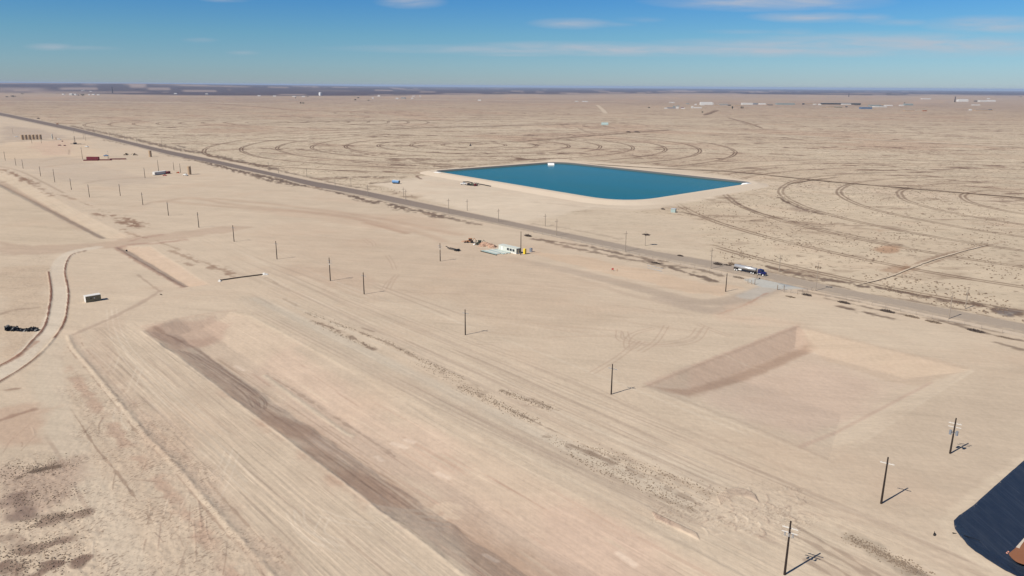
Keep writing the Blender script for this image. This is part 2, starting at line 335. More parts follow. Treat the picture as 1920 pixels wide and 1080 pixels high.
for k_ in range(150):  # scraped marks of the left foreground
    x0=random.uniform(10,520); y0=random.uniform(690,1075)
    if x0>150+(y0-690)*.95: continue
    t_=random.choice([0,0,1]); p0=P(x0,y0); d_=np.array([.35,-1.]) if not t_ else np.array([1.,.35]); d_=d_/np.hypot(*d_); a_=random.gauss(0,.2); d_=np.array([d_[0]*math.cos(a_)-d_[1]*math.sin(a_),d_[0]*math.sin(a_)+d_[1]*math.cos(a_)])
    L_=random.uniform(1.5,9 if t_ else 16); stroke([p0,p0+d_*L_*.5+random.gauss(0,.2),p0+d_*L_],random.uniform(.12,.4),random.choice([A(216,199,177),A(150,128,112),A(166,143,126)]),random.uniform(.35,.7),.6,world=True,h=random.choice([0,.05]))
# long graded lanes across the middle ground
for k_ in range(150):
    x0=random.uniform(420,1450); y0=random.uniform(0,1)*110+ (x0-430)*.47+430+random.uniform(-60,60)
    if y0>1080 or y0<430: continue
    p0=P(x0,y0); L_=random.uniform(25,120); b_=random.uniform(-.05,.03)
    stroke([p0,p0+U*L_*.5+V*L_*b_*.3,p0+U*L_+V*L_*b_],random.uniform(.25,1.5),random.choice([A(216,200,178),A(214,197,174),A(180,161,142),A(170,150,133),A(192,175,155)]),random.uniform(.22,.55),.7,fade=8,world=True)
for k_ in range(90):
    t_=random.uniform(0,230); o_=random.uniform(3,30); c_=c0+pd*t_-V*o_; L_=random.uniform(10,60)
    stroke([c_,c_+pd*L_+V*L_*random.uniform(-.03,.03)],random.uniform(.2,.9),random.choice([A(216,199,177),A(176,155,137),A(164,142,125),A(206,186,163)]),random.uniform(.25,.6),.7,fade=4,world=True,sm=False)
for q in ([(560,548),(760,640),(1000,742),(1300,868),(1500,950)],[(600,545),(830,640),(1100,750),(1420,880)],[(480,585),(640,668),(820,762),(1080,880),(1400,1035)],[(520,600),(700,690),(960,822),(1240,950)],[(660,560),(860,634),(1080,715),(1200,770)],[(930,700),(1120,790),(1330,890)]):
    track(q,A(178,158,140),.45,1.9,.5)
# weedy verges of the road
for q,wd,o,cu in [([(200,262),(270,275),(300,281),(400,308),(520,337),(565,348)],9,.9,.2),([(300,286),(420,314),(520,343)],5,.7,.35),([(130,236),(240,258),(320,277),(400,292),(520,317)],9,.7,.3),([(520,336),(600,352),(690,377)],4,.85,.33),([(560,346),(580,350),(640,362)],5,.5,.4),([(660,368),(700,380),(712,377)],6,.9,.25),
     ([(735,384),(760,392),(800,398),(830,408)],7,.85,.3),([(800,400),(880,417),(900,421)],4,.6,.4),([(330,272),(420,297),(520,319),(560,328)],3,.7,.4),([(560,328),(640,346),(700,356)],3,.6,.4),
     ([(1000,420),(1060,428),(1130,441),(1160,448)],2.8,.8,.3),([(1000,448),(1090,460),(1160,475),(1240,490)],3,.7,.38),([(1020,452),(1080,466),(1160,482),(1250,500)],3.5,.6,.4),
     ([(1215,490),(1238,494)],3,.9,.2),([(1255,502),(1290,512),(1340,526)],3.5,.75,.3),([(1260,498),(1300,503),(1350,517)],3,.6,.4),([(1300,485),(1330,492)],2,.6,.4),
     ([(1440,500),(1500,515),(1560,525),(1620,536)],4.5,.8,.33),([(1640,539),(1690,548),(1760,560),(1850,575)],4,.85,.3),([(1860,578),(1890,588),(1915,590)],5,.9,.25),
     ([(1440,510),(1500,523),(1560,535),(1600,545)],2,.7,.4),([(1640,553),(1720,566),(1800,580),(1880,600),(1920,610)],2,.6,.4),([(1500,545),(1560,556),(1640,572),(1760,598),(1880,625)],1.2,.5,.45),
     ([(1575,575),(1620,586),(1670,597)],2.6,.75,.3),([(1610,573),(1660,583),(1720,594),(1770,603),(1850,625),(1920,640)],1.6,.7,.4),([(1550,560),(1600,570)],1.4,.6,.4),
     ([(1870,643),(1915,655)],2,.6,.4)]: weeds(q,wd*1.1,min(1,o*1.1),cu*.75,(118,101,88))
for q,wd in [([(0,338),(1,338)],1),([(1375,377),(1420,398),(1560,432),(1700,462)],1.4),([(1460,370),(1490,386),(1540,402)],3),([(1280,398),(1330,410)],1.5),([(700,344),(760,338),(800,334)],4),([(800,334),(880,340),(1030,355)],1.6),
     ([(620,333),(680,332),(750,332)],6)]: weeds(q,wd,.95,.25,(104,84,70))
fill([(1870,575),(1912,583),(1900,592),(1875,588)],A(112,108,108),.75,2,3)
fill([(1480,384),(1530,398),(1520,402),(1480,392)],A(150,130,115),.6,4,6)
# lane up to the fields
stroke([(1640,533),(1665,520),(1700,506),(1740,490),(1800,472),(1860,457)],2.4,A(208,190,166),.8,.5)
stroke([(1650,526),(1690,505),(1760,480),(1850,458)],1.6,A(140,108,88),.6,.6,rag=1.2,cut=.4)
stroke([(1665,532),(1700,512),(1790,478),(1880,453)],1.0,A(146,116,96),.6,.6,rag=1.2,cut=.4)
fill([(1650,508),(1700,495),(1720,505),(1690,512)],A(160,122,94),.5,3,6)
fill([(1640,470),(1675,462),(1690,472),(1660,476)],A(170,124,92),.6,3,6)
fill([(1630,428),(1660,430),(1650,436)],A(165,124,98),.5,3,5)
# long pipeline scar and field marks beyond
stroke([(1030,304),(1150,311),(1250,317),(1370,322),(1560,341),(1760,358),(1920,372),(2100,388)],2.2,A(108,84,70),.95,.4,rag=.3,sm=False)
stroke([(1360,327),(1410,320),(1460,314)],5,A(130,106,90),.7,.5,rag=.6)
stroke([(880,306),(960,300),(1010,297),(1032,303)],2.5,A(140,118,100),.7,.5)
for q,wd,o in [([(1060,258),(1100,253),(1180,247),(1260,243)],7,.7),([(960,266),(1060,258)],5,.55),([(1320,215),(1345,206)],9,.8),([(390,209),(460,205)],8,.6),([(1080,238),(1100,247),(1125,252)],4,.6),
      ([(480,205),(600,240)],3,.0),([(1365,220),(1415,238)],6,.5),([(1440,254),(1620,262),(1800,270),(1920,277)],7,-.7),([(0,195),(300,190),(460,195)],20,-.45),([(480,195),(700,187),(960,189),(1200,191)],30,-.35),
      ([(720,242),(800,238),(960,234),(1100,232)],8,.5),([(480,252),(520,248),(620,244),(760,243),(960,236)],9,.55),([(1440,272),(1560,268),(1700,264)],5,.5),([(1060,240),(1100,232)],5,.0),([(1125,207),(1132,212)],25,-.5),([(680,203),(660,208)],14,-.6),
      ([(1180,230),(1260,240),(1440,244)],5,.35),([(960,235),(1060,229),(1180,236)],6,.4),([(630,305),(700,312),(800,318)],4,.4),([(660,283),(690,289)],6,.75),([(770,299),(800,306),(870,312)],5,.6),([(620,278),(700,276),(770,273)],4,.5),
      ([(480,290),(540,291),(600,287)],3,.5),([(480,230),(700,214),(960,200)],0.1,0)]:
    if o>0: stroke(q,wd,A(128,106,90),o,.5,rag=.8,cut=.3)
    elif o<0: stroke(q,wd,A(215,196,172),-o,.5)
# left-hand field service road and pads
stroke([(0,267),(60,263),(110,262),(190,257)],4,A(128,108,94),.9,.3)
fill([(5,236),(60,240),(130,258),(5,264)],A(186,168,150),.8,10,10)
stroke([(0,230),(40,240),(110,258)],5,A(190,170,150),.5,.6)
for q in ([(80,302),(115,296),(160,293)],[(85,313),(120,308),(160,306)],[(130,280),(129,290)],[(162,343),(200,337),(270,333),(300,332)],[(0,312),(40,322),(120,362)],[(270,384),(285,379),(298,378)]):
    stroke(q,2.2,A(160,138,120),.55,.6)
for q in ([(300,378),(360,371),(440,384),(560,396),(700,416),(800,440),(830,452)],[(400,372),(520,384),(700,408),(860,440)],[(0,338),(60,372),(160,430)],[(320,378),(480,392),(640,404),(760,436)]):
    stroke(q,7,A(184,158,136),.5,.8)
stroke([(684,418),(720,426),(762,437)],5,A(176,146,124),.5,.7)
# tyre tracks
DK=A(172,148,128); LT=A(216,199,177)
for q in ([(1205,640),(1180,655),(1175,640),(1190,625),(1225,615)],[(1172,622),(1180,636),(1225,645),(1290,635),(1310,615)],[(1160,620),(1165,638),(1225,648),(1300,640),(1325,612)],[(1310,608),(1340,620),(1370,630)],
          [(690,448),(700,455),(702,462)],[(682,448),(694,458)],[(725,478),(735,492),(740,505)],[(740,520),(728,530),(720,542)],[(745,515),(735,528),(728,542)],[(1195,640),(1160,670),(1110,700)],[(1250,610),(1230,640),(1200,660)]):
    track(q,A(182,158,138),.55)
for q in ([(205,580),(210,620),(235,670),(300,740),(400,830),(470,900)],[(213,580),(222,620),(250,665),(330,740),(420,815)],[(218,668),(210,690),(205,700)],[(262,690),(252,715),(245,735)],[(240,745),(225,760),(220,790),(235,810)],
          [(440,850),(425,895),(412,920),(395,960)],[(430,840),(420,870),(400,895)],[(560,955),(565,985),(590,1010),(640,1030)],[(545,960),(570,1000),(620,1020)],[(600,960),(640,975),(700,985)],[(610,970),(600,1000),(640,1020)]):
    track(q,LT,.6,2.0,.5)
# ramp of wheel tracks across the pit
for q in ([(695,948),(760,946),(810,938)],[(705,962),(770,958),(830,950)],[(725,975),(790,970),(840,965)],[(745,990),(800,985),(835,978)]): stroke(q,1.6,A(196,176,156),.8,.4)
fill([(675,935),(700,950),(760,1000),(730,990),(690,960)],A(212,194,171),.7,1,1)
for q in ([(800,935),(815,940)],[(820,930),(840,938)],[(835,925),(860,932)],[(815,950),(830,955)],[(840,945),(855,950)]): stroke(q,2.2,A(214,192,168),.7,.4)
# windrow: ditch + rubble ridge running down the left foreground
ditch=[(140,628),(150,650),(185,690),(215,725),(250,765),(290,812),(330,850),(380,905),(420,950),(470,1005),(540,1080),(580,1120)]
stroke(ditch,2.6,A(186,166,148),.45,.8,h=-.1,rag=1.1)
W=smooth(pts(ditch)); t=np.gradient(W,axis=0); t/=np.hypot(t[:,0],t[:,1])[:,None]; n=np.stack([-t[:,1],t[:,0]],1)
stroke(W-n*2.2,1.6,A(213,194,170),.6,.8,h=.22,rag=1.8,cut=.3,world=True,sm=False)
stroke(W+n*1.2,.5,A(146,121,105),.5,.6,rag=1.2,cut=.45,world=True,sm=False)
stroke(W-n*3.6,.5,A(150,124,107),.5,.6,rag=1.2,cut=.45,world=True,sm=False)
stroke((W-n*8)[6:],3.2,A(180,148,128),.55,.6,rag=.6,cut=.42,world=True,sm=False)
stroke((W-n*12)[10:],2.0,A(196,176,154),.5,.6,rag=.6,world=True,sm=False)
stroke((W-n*14.5)[14:],.6,A(140,116,100),.6,.6,rag=.9,cut=.45,world=True,sm=False)
stroke((W-n*20)[20:],.7,A(168,144,126),.5,.6,rag=.9,cut=.42,world=True,sm=False)
stroke([(300,545),(260,570),(200,600),(140,626)],2.2,A(176,154,136),.7,.6,rag=.6)
stroke([(258,515),(278,530),(298,545)],1.4,A(168,146,128),.6,.6,rag=.6)
fill([(148,640),(200,600),(260,575),(215,620),(240,700),(420,880),(560,1080),(500,1060),(300,850),(180,700)],A(198,175,153),.45,3,5)
# pale track in the far left foreground
stroke([(100,640),(95,700),(110,780),(140,860),(175,930),(215,1000),(250,1090)],7.5,A(207,190,168),.85,.3)
stroke([(85,815),(120,870),(160,950),(195,1010)],1.0,A(170,148,130),.5,.6,cut=.4)
stroke([(60,700),(90,760),(100,820)],5,A(202,186,164),.6,.5)
# scrub at lower left, weeds in bands
fill([(0,865),(40,880),(110,865),(135,905),(145,930),(90,955),(40,975),(0,990)],A(180,157,139),.7,3,6)
fill([(8,925),(50,915),(75,950),(65,968),(25,975)],A(120,100,92),.7,1.5,3)
fill([(0,770),(60,765),(80,830),(0,840)],A(190,158,136),.5,3,6)
stroke([(48,888),(70,882),(98,876)],2.2,A(92,78,68),.9,.5,rag=1.5,cut=.35)
stroke([(0,732),(35,728)],1.6,A(150,122,104),.7,.6,rag=1); stroke([(0,788),(40,776),(60,769)],1.8,A(156,126,108),.7,.6,rag=1); stroke([(0,590),(25,582),(68,577)],2,A(162,140,122),.7,.6,rag=1)
for q in ([(60,985),(110,970),(160,960)],[(0,1010),(20,1005)],[(20,1050),(60,1030),(120,1015)],[(0,1070),(60,1062),(150,1050)],[(100,1060),(160,1045)]): stroke(q,3.2,A(130,108,96),.75,.7,rag=1.5,cut=.45)
fill([(0,860),(130,860),(190,960),(240,1090),(0,1090)],None,1,4,5,arr=rough,val=1.)
fill([(130,700),(240,720),(420,900),(560,1080),(280,1090),(180,900)],None,1,4,5,arr=rough,val=.7)
# churned earth at the lower centre right
fill([(1300,950),(1350,910),(1420,905),(1480,930),(1500,970),(1460,1010),(1390,1000),(1320,980)],A(208,189,166),.6,3,4)
fill([(1290,940),(1350,905),(1500,920),(1520,980),(1470,1020),(1380,1010),(1230,990),(1210,955)],None,1,2,3,arr=rough,val=.45)
for k_ in range(46):
    x0=random.uniform(1310,1500); y0=random.uniform(915,1010); a_=random.choice([.35,1.2,-.6])+random.uniform(-.3,.3); l=random.uniform(8,26)
    stroke([(x0,y0),(x0+l*math.cos(a_)*.7+3,y0+l*math.sin(a_)*.5),(x0+l*math.cos(a_),y0+l*math.sin(a_)*.8)],.55,random.choice([A(176,154,136),LT]),.45,.6,h=.09)
for k_ in range(26):
    t_=k_/25; x0=1225+80*t_; y0=962+38*t_; stroke([(x0,y0),(x0+5,y0+11)],.45,A(180,152,134),.55,.6,h=.2)
    x0=1345+70*t_; y0=930-14*math.sin(t_*3); stroke([(x0,y0),(x0+6,y0+14)],.4,A(182,160,142),.5,.6,h=.2)
fill([(1180,975),(1320,1000),(1420,1040),(1500,1020),(1500,1080),(1420,1090),(1300,1020)],A(213,194,170),.6,3,4)
# weedy strip at the lower right
fill([(1585,1003),(1620,1010),(1700,1050),(1760,1085),(1700,1085),(1640,1045)],A(138,126,112),.85,.9,3)
stroke([(1590,1008),(1640,1035),(1720,1070)],1.5,A(120,104,92),.7,.6,rag=1.5,cut=.4)
fill([(1470,985),(1560,960),(1720,1020),(1800,1085),(1480,1085)],A(210,192,168),.5,3,4)
for q in ([(1480,1000),(1560,1040),(1640,1085)],[(1490,985),(1600,1050),(1660,1085)],[(1500,1030),(1560,1060),(1600,1085)],[(1540,975),(1600,1000)],[(1510,1050),(1560,1080)]): stroke(q,.9,A(150,130,114),.55,.6,rag=1.3,cut=.47)
for q in ([(1500,960),(1600,975),(1720,1015),(1850,1085)],[(1480,940),(1560,952),(1680,990)],[(1540,900),(1480,880),(1300,800)],[(1700,1030),(1800,1075)],[(1560,866),(1400,795),(1215,726)]): stroke(q,1.4,A(190,170,149),.5,.7)
# streak masks
fill([(430,560),(560,520),(1000,700),(1500,900),(1800,1090),(1370,1090),(900,840)],None,.75,6,4,arr=streak,val=.75)
fill([(150,620),(270,600),(480,780),(880,1090),(560,1090),(330,840)],None,1,3,3,arr=streak,val=1.)
fill([(230,470),(440,440),(700,560),(640,600),(400,540)],None,.6,6,6,arr=streak,val=.6)
fill([(0,310),(100,340),(300,450),(200,450),(0,350)],None,.7,6,6,arr=streak,val=.7)
fill([(1200,720),(1500,610),(1830,695),(1550,870)],None,1,3,3,arr=streak,val=.12)
fill([(860,330),(1045,304),(1405,343),(1190,382)],None,1,12,0,arr=scrub,val=0)
fill([(700,345),(800,330),(870,318),(1045,298),(1250,313),(1440,344),(1430,352),(1250,388),(1190,394),(1180,400),(1120,390),(960,425),(840,385)],None,1,8,6,arr=scrub,val=.03)
fill([(700,345),(800,330),(870,318),(1045,298),(1250,313),(1440,344),(1430,352),(1250,388),(1190,394),(1120,390),(960,425),(840,385)],A(216,199,177),.85,8,6)
fill([(960,425),(1120,390),(1180,396),(1300,410),(1340,490),(1200,465)],None,1,8,6,arr=scrub,val=.15)
fill([(960,425),(1120,390),(1180,396),(1300,410),(1340,490),(1200,465)],A(206,188,165),.7,8,6)
fill([(1040,298),(1250,312),(1440,340),(1500,345),(1920,374),(1920,384),(1460,352),(1400,352)],A(212,193,169),.6,5,5)
fill([(820,380),(960,430),(1200,475),(1340,500),(1345,462),(1300,412),(1180,380)],None,1,4,3,arr=ringm,val=0.)
for q in ([(870,318),(1045,298),(1250,313),(1440,344),(1250,392),(1000,420)],): fill(q,None,1,10,4,arr=ringm,val=0.)
stroke([(1435,357),(1380,372),(1300,388),(1240,394),(1120,390),(1000,378)],1.6,A(172,150,130),.5,.6,cut=.3)
stroke([(790,336),(784,329),(830,322),(880,312),(960,303),(1020,298)],2.6,A(120,92,76),.8,.4,rag=.8)
# lined pond at the lower right: the ground sheet dips below the liner
LP=[P(1920,866),P(1870,910),P(1826,950),P(1800,968),P(1790,978),P(1793,992),P(1803,1008),P(1822,1028),P(1850,1048),P(1900,1077),P(1960,1106),P(2100,1180)]
far_=P(2300,640)
lpW=np.array(LP+[np.array([230.,90.]),np.array([260.,230.]),P(1985,805)])
i=region(lpW,3); d=psd(i,lpW); Z[i]-=np.clip((-d-.05)*.75,0,9.)+np.where(d<-.3,.4,0)
fill([(1930,850),(1870,905),(1780,975),(1795,1015),(1850,1060),(1930,1095),(1880,1090),(1770,1020),(1760,975),(1860,895)],A(214,196,172),.8,1.2,1)
# gentle relief everywhere
Z+=(fbm(X/60,Y/60,3,7)-.5)*.5*(DD<1500)
nearm=(DD<520)&(DD>95)
j=np.nonzero(nearm)[0]
amp=.05+.16*rough[j]
Z[j]+=(fbm(X[j]/1.3,Y[j]/1.3,3,9)-.5)*amp*1.6*sst(520,300,DD[j])
Z[j]+=(fbm(uu[j]/22,vv[j]/.9,3,19)-.5)*.13*streak[j]*sst(520,300,DD[j])
# flatten under road strip
ir=np.nonzero((np.abs(side)<28)&(DD<3600)&(DD>95))[0]; kf=1-sst(18,28,np.abs(side[ir])); Z[ir]*=1-kf; Z[ir]-=.05*kf
ip=region(pts([(822,322),(1045,300),(1440,344),(1190,392)]),60); 
dpp=psd(ip,pts([(800,322),(1045,300),(1430,344),(1190,385)])); Z[ip]=np.where(dpp<40,-.05,Z[ip])
def GZ(x,y):
    d=math.hypot(x,y); a=math.atan2(x,y); r=np.searchsorted(Dr,d); r=min(max(r,0),nr-1)
    if r>0 and abs(Dr[r-1]-d)<abs(Dr[r]-d): r-=1
    c=int(np.abs(ang-a).argmin()); return float(Z[r*nc+c])
me=bpy.data.meshes.new('ground')
me.vertices.add(len(X)); me.vertices.foreach_set('co',np.stack([X,Y,Z],1).astype(np.float32).ravel())
ri,ci=np.meshgrid(np.arange(nr-1),np.arange(nc-1),indexing='ij'); b0=(ri*nc+ci).ravel()
q=np.stack([b0,b0+1,b0+nc+1,b0+nc],1)[:,::-1].astype(np.int32); nq=len(q)
me.loops.add(nq*4); me.loops.foreach_set('vertex_index',q.ravel())
me.polygons.add(nq); me.polygons.foreach_set('loop_start',(np.arange(nq)*4).astype(np.int32)); me.polygons.foreach_set('loop_total',np.full(nq,4,np.int32))
me.polygons.foreach_set('use_smooth',np.ones(nq,bool))
me.update(); 
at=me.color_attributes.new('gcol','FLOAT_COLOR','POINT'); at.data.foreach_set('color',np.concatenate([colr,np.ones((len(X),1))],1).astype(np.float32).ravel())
at=me.color_attributes.new('gmask','FLOAT_COLOR','POINT'); at.data.foreach_set('color',np.stack([streak,scrub,rough,ringm],1).astype(np.float32).ravel())
ground=bpy.data.objects.new('ground',me); COL.objects.link(ground); ground['kind']='structure'
print('ground',nr,nc,nq, 'normal z',me.polygons[nq//2].normal.z)
# ---------------------------------------------------------------- materials
class NT:
    def __init__(s,name):
        s.m=bpy.data.materials.new(name); s.m.use_nodes=True; s.t=s.m.node_tree; s.N=s.t.nodes; s.L=s.t.links; s.N.clear()
        s.o=s.N.new('ShaderNodeOutputMaterial'); s.b=s.N.new('ShaderNodeBsdfPrincipled'); s.L.new(s.b.outputs[0],s.o.inputs[0])
        s.pos=s.N.new('ShaderNodeNewGeometry').outputs['Position']
    def ma(s,op,a,b=None,c=None,cl=False):
        n=s.N.new('ShaderNodeMath'); n.operation=op; n.use_clamp=cl
        for i,v in enumerate((a,b,c)):
            if v is None: continue
            if isinstance(v,(int,float)): n.inputs[i].default_value=v
            else: s.L.new(v,n.inputs[i])
        return n.outputs[0]
    def map(s,v,rot=0,sc=(1,1,1),loc=(0,0,0)):
        n=s.N.new('ShaderNodeMapping'); s.L.new(v,n.inputs[0]); n.inputs['Rotation'].default_value=(0,0,rot)
        n.inputs['Location'].default_value=loc
        m=s.N.new('ShaderNodeVectorMath'); m.operation='MULTIPLY'; s.L.new(n.outputs[0],m.inputs[0]); m.inputs[1].default_value=sc
        return m.outputs[0]
    def noise(s,v,sc=1,det=3,ro=.5,dist=0):
        n=s.N.new('ShaderNodeTexNoise'); s.L.new(v,n.inputs['Vector']); n.inputs['Scale'].default_value=sc; n.inputs['Detail'].default_value=det
        n.inputs['Roughness'].default_value=ro; n.inputs['Distortion'].default_value=dist; return n.outputs['Fac']
    def rng(s,v,a,b,c=0,d=1):
        n=s.N.new('ShaderNodeMapRange'); n.interpolation_type='SMOOTHSTEP'; s.L.new(v,n.inputs[0]); 
        for i,x in enumerate((a,b,c,d)): n.inputs[i+1].default_value=x
        return n.outputs[0]
    def mix(s,f,a,b,mode='MIX'):
        n=s.N.new('ShaderNodeMix'); n.data_type='RGBA'; n.blend_type=mode
        for k,v in (('Factor',f),('A',a),('B',b)):
            if isinstance(v,(int,float)): n.inputs[k].default_value=v
            elif isinstance(v,(tuple,list,np.ndarray)): n.inputs[k].default_value=(*[float(x) for x in v],1)
            else: s.L.new(v,n.inputs[k])
        return n.outputs['Result']
    def scale(s,c,f):
        n=s.N.new('ShaderNodeVectorMath'); n.operation='SCALE'; s.L.new(c,n.inputs[0]); s.L.new(f,n.inputs['Scale']); return n.outputs[0]
g=NT('sand_earth'); 
a1_=g.N.new('ShaderNodeVertexColor'); a1_.layer_name='gcol'
a2_=g.N.new('ShaderNodeVertexColor'); a2_.layer_name='gmask'
sp_=g.N.new('ShaderNodeSeparateColor'); g.L.new(a2_.outputs['Color'],sp_.inputs[0])
mS,mG,mR=sp_.outputs[0],sp_.outputs[1],sp_.outputs[2]; mRing=a2_.outputs['Alpha']
p2=g.map(g.pos,0,(1,1,0))
nA=g.noise(p2,1/130,4); nB=g.noise(p2,1/14,4,.55); nC=g.noise(p2,1/1.6,3,.6)
val=g.ma('ADD',1,g.ma('MULTIPLY',g.ma('SUBTRACT',nA,.5),.22))
val=g.ma('ADD',val,g.ma('MULTIPLY',g.ma('SUBTRACT',nB,.5),.22))
val=g.ma('ADD',val,g.ma('MULTIPLY',g.ma('SUBTRACT',nC,.5),.24))
pu=g.map(g.pos,-UANG,(1/30,1/.9,0)); pu2=g.map(g.pos,-UANG+.05,(1/90,1/3.2,0))
nS=g.noise(pu,1,4,.7,.5); nS2=g.noise(pu2,1,3,.6,.4)
val=g.ma('ADD',val,g.ma('MULTIPLY',g.ma('MULTIPLY',g.ma('SUBTRACT',nS,.5),.34),mS))
val=g.ma('ADD',val,g.ma('MULTIPLY',g.ma('MULTIPLY',g.ma('SUBTRACT',nS2,.5),.30),g.ma('ADD',g.ma('MULTIPLY',mS,.8),.25)))
rl=g.noise(g.map(g.pos,-UANG+.02,(1/55,1/.55,0)),1,3,.6,.35); rl2=g.noise(g.map(g.pos,-UANG-.03,(1/40,1/.8,0)),1,2,.6,.35)
rk=g.noise(p2,1/30,3,.6)
val=g.ma('SUBTRACT',val,g.ma('MULTIPLY',g.ma('MULTIPLY',g.rng(rl,.60,.68),g.rng(rk,.40,.6)),g.ma('MULTIPLY',mS,.27)))
val=g.ma('ADD',val,g.ma('MULTIPLY',g.ma('MULTIPLY',g.rng(rl2,.60,.67),g.rng(rk,.6,.42)),g.ma('MULTIPLY',mS,.17)))
rr=g.noise(g.map(g.pos,1.15,(1/7,1/.45,0)),1,3,.6,.8); rr2=g.noise(g.map(g.pos,.35,(1/5,1/.4,0)),1,3,.6,.8)
val=g.ma('SUBTRACT',val,g.ma('MULTIPLY',g.ma('ADD',g.rng(rr,.60,.68,0,.2),g.rng(rr2,.60,.68,0,.16)),mR))
yx=g.noise(g.map(g.pos,.16,(1/46,1/1.6,0)),1,4,.65,.7); yx2=g.noise(g.map(g.pos,.25,(1/130,1/9,0)),1,3,.6,.9)
ym=g.ma('SUBTRACT',1,g.ma('MAXIMUM',mS,mG),None,True)
val=g.ma('ADD',val,g.ma('MULTIPLY',g.ma('ADD',g.ma('MULTIPLY',g.ma('SUBTRACT',yx,.5),.20),g.ma('MULTIPLY',g.ma('SUBTRACT',yx2,.5),.22)),ym))
wx=g.noise(g.map(g.pos,.1,(1/160,1/48,0)),1,5,.68,.6); wx2=g.noise(g.map(g.pos,.1,(1/26,1/15,0)),1,4,.65,.4)
val=g.ma('ADD',val,g.ma('MULTIPLY',g.ma('ADD',g.ma('MULTIPLY',g.ma('SUBTRACT',wx,.5),.7),g.ma('MULTIPLY',g.ma('SUBTRACT',wx2,.5),1.05)),mG))
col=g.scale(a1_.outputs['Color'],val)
fm=g.ma('MULTIPLY',g.ma('MULTIPLY',g.rng(wx,.44,.62),g.rng(wx2,.45,.58,.05,1)),mG)
col=g.mix(fm,col,A(122,99,83))
# reddish soil showing through
nP=g.noise(p2,1/55,4,.6,.5); col=g.mix(g.rng(nP,.5,.72,0,.22),col,A(200,170,145))
# scrub marks
nV=g.noise(g.map(g.pos,0,(1/4.2,1/4.2,0)),1,3,.62,.4); nV2=g.noise(p2,1/95,4,.6,.5); nV3=g.noise(g.map(g.pos,-UANG,(1/60,1/9,0)),1,4,.6,.4)
th=g.ma('SUBTRACT',.71,g.ma('MULTIPLY',nV2,.20))
sc1=g.rng(g.ma('SUBTRACT',nV,th),-.03,.04,0,.95)
sc2=g.ma('MULTIPLY',g.rng(nV3,.60,.70,0,.55),g.rng(nV2,.42,.6))
scm=g.ma('MULTIPLY',g.ma('MAXIMUM',sc1,sc2),mG)
col=g.mix(scm,col,A(118,97,82))
# fine stipple of weeds on rough ground
nW=g.noise(g.map(g.pos,-.9,(1/1.1,1/.55,0)),1,3,.6,.5); nW2=g.noise(p2,1/12,3,.6)
st=g.ma('MULTIPLY',g.rng(g.ma('ADD',nW,g.ma('MULTIPLY',nW2,.5)),.80,.90,0,.75),mR)
col=g.mix(st,col,A(128,106,92))
# wheel rings of the old pivot sprinklers
C1=P(889,272); C2=P(501,229); C3=np.array([500.,620.]); C4=P(850,211.5); C5=C1+860*V-60*U
nR=g.noise(p2,1/40,3,.6); nRw=g.noise(p2,1/70,2,.5)
ring=None
for (cx,cy),r0,step,rmax,st_ in ((C1,0,51.4,425,1.),(C2,0,51.4,425,1.),(C3,6,51.0,425,.68),(C4,0,51.4,425,.8),(C5,0,51.4,425,.45)):
    d_=g.N.new('ShaderNodeVectorMath'); d_.operation='DISTANCE'; g.L.new(p2,d_.inputs[0]); d_.inputs[1].default_value=(cx,cy,0)
    dd=g.ma('ADD',d_.outputs['Value'],g.ma('MULTIPLY',g.ma('SUBTRACT',nRw,.5),5))
    m=g.ma('SUBTRACT',g.ma('MODULO',g.ma('ADD',dd,step/2-r0),step),step/2)
    l=g.ma('ABSOLUTE',g.ma('SUBTRACT',g.ma('ABSOLUTE',m),2.0)); l=g.rng(l,.4,1.9,1,0)
    l=g.ma('MULTIPLY',l,g.rng(dd,rmax-4,rmax,st_,0)); l=g.ma('MULTIPLY',l,g.rng(dd,30,40,0,1))
    ring=l if ring is None else g.ma('MAXIMUM',ring,l)
ring=g.ma('MULTIPLY',g.ma('MULTIPLY',ring,mRing),g.rng(nR,.3,.6,.55,.95))
col=g.mix(ring,col,A(112,88,72))
g.L.new(col,g.b.inputs['Base Color']); g.b.inputs['Roughness'].default_value=1; g.b.inputs['Specular IOR Level'].default_value=.08
bp=g.N.new('ShaderNodeBump'); bp.inputs['Strength'].default_value=.35; bp.inputs['Distance'].default_value=.5
hgt=g.ma('ADD',g.ma('MULTIPLY',nC,.5),g.ma('MULTIPLY',g.ma('MULTIPLY',nS,mS),.6)); g.L.new(hgt,bp.inputs['Height']); g.L.new(bp.outputs[0],g.b.inputs['Normal'])
me.materials.append(g.m)
def mat(name,c,ro=.7,metal=0,var=.12,sc=1.5,spec=.3):
    n=NT(name); v=n.ma('ADD',1-var/2,n.ma('MULTIPLY',n.noise(n.pos,sc,4,.6),var)); 
    rgb=n.N.new('ShaderNodeRGB'); rgb.outputs[0].default_value=(*[float(x) for x in c],1)
    n.L.new(n.scale(rgb.outputs[0],v),n.b.inputs['Base Color']); n.b.inputs['Roughness'].default_value=ro; n.b.inputs['Metallic'].default_value=metal; n.b.inputs['Specular IOR Level'].default_value=spec
    return n.m
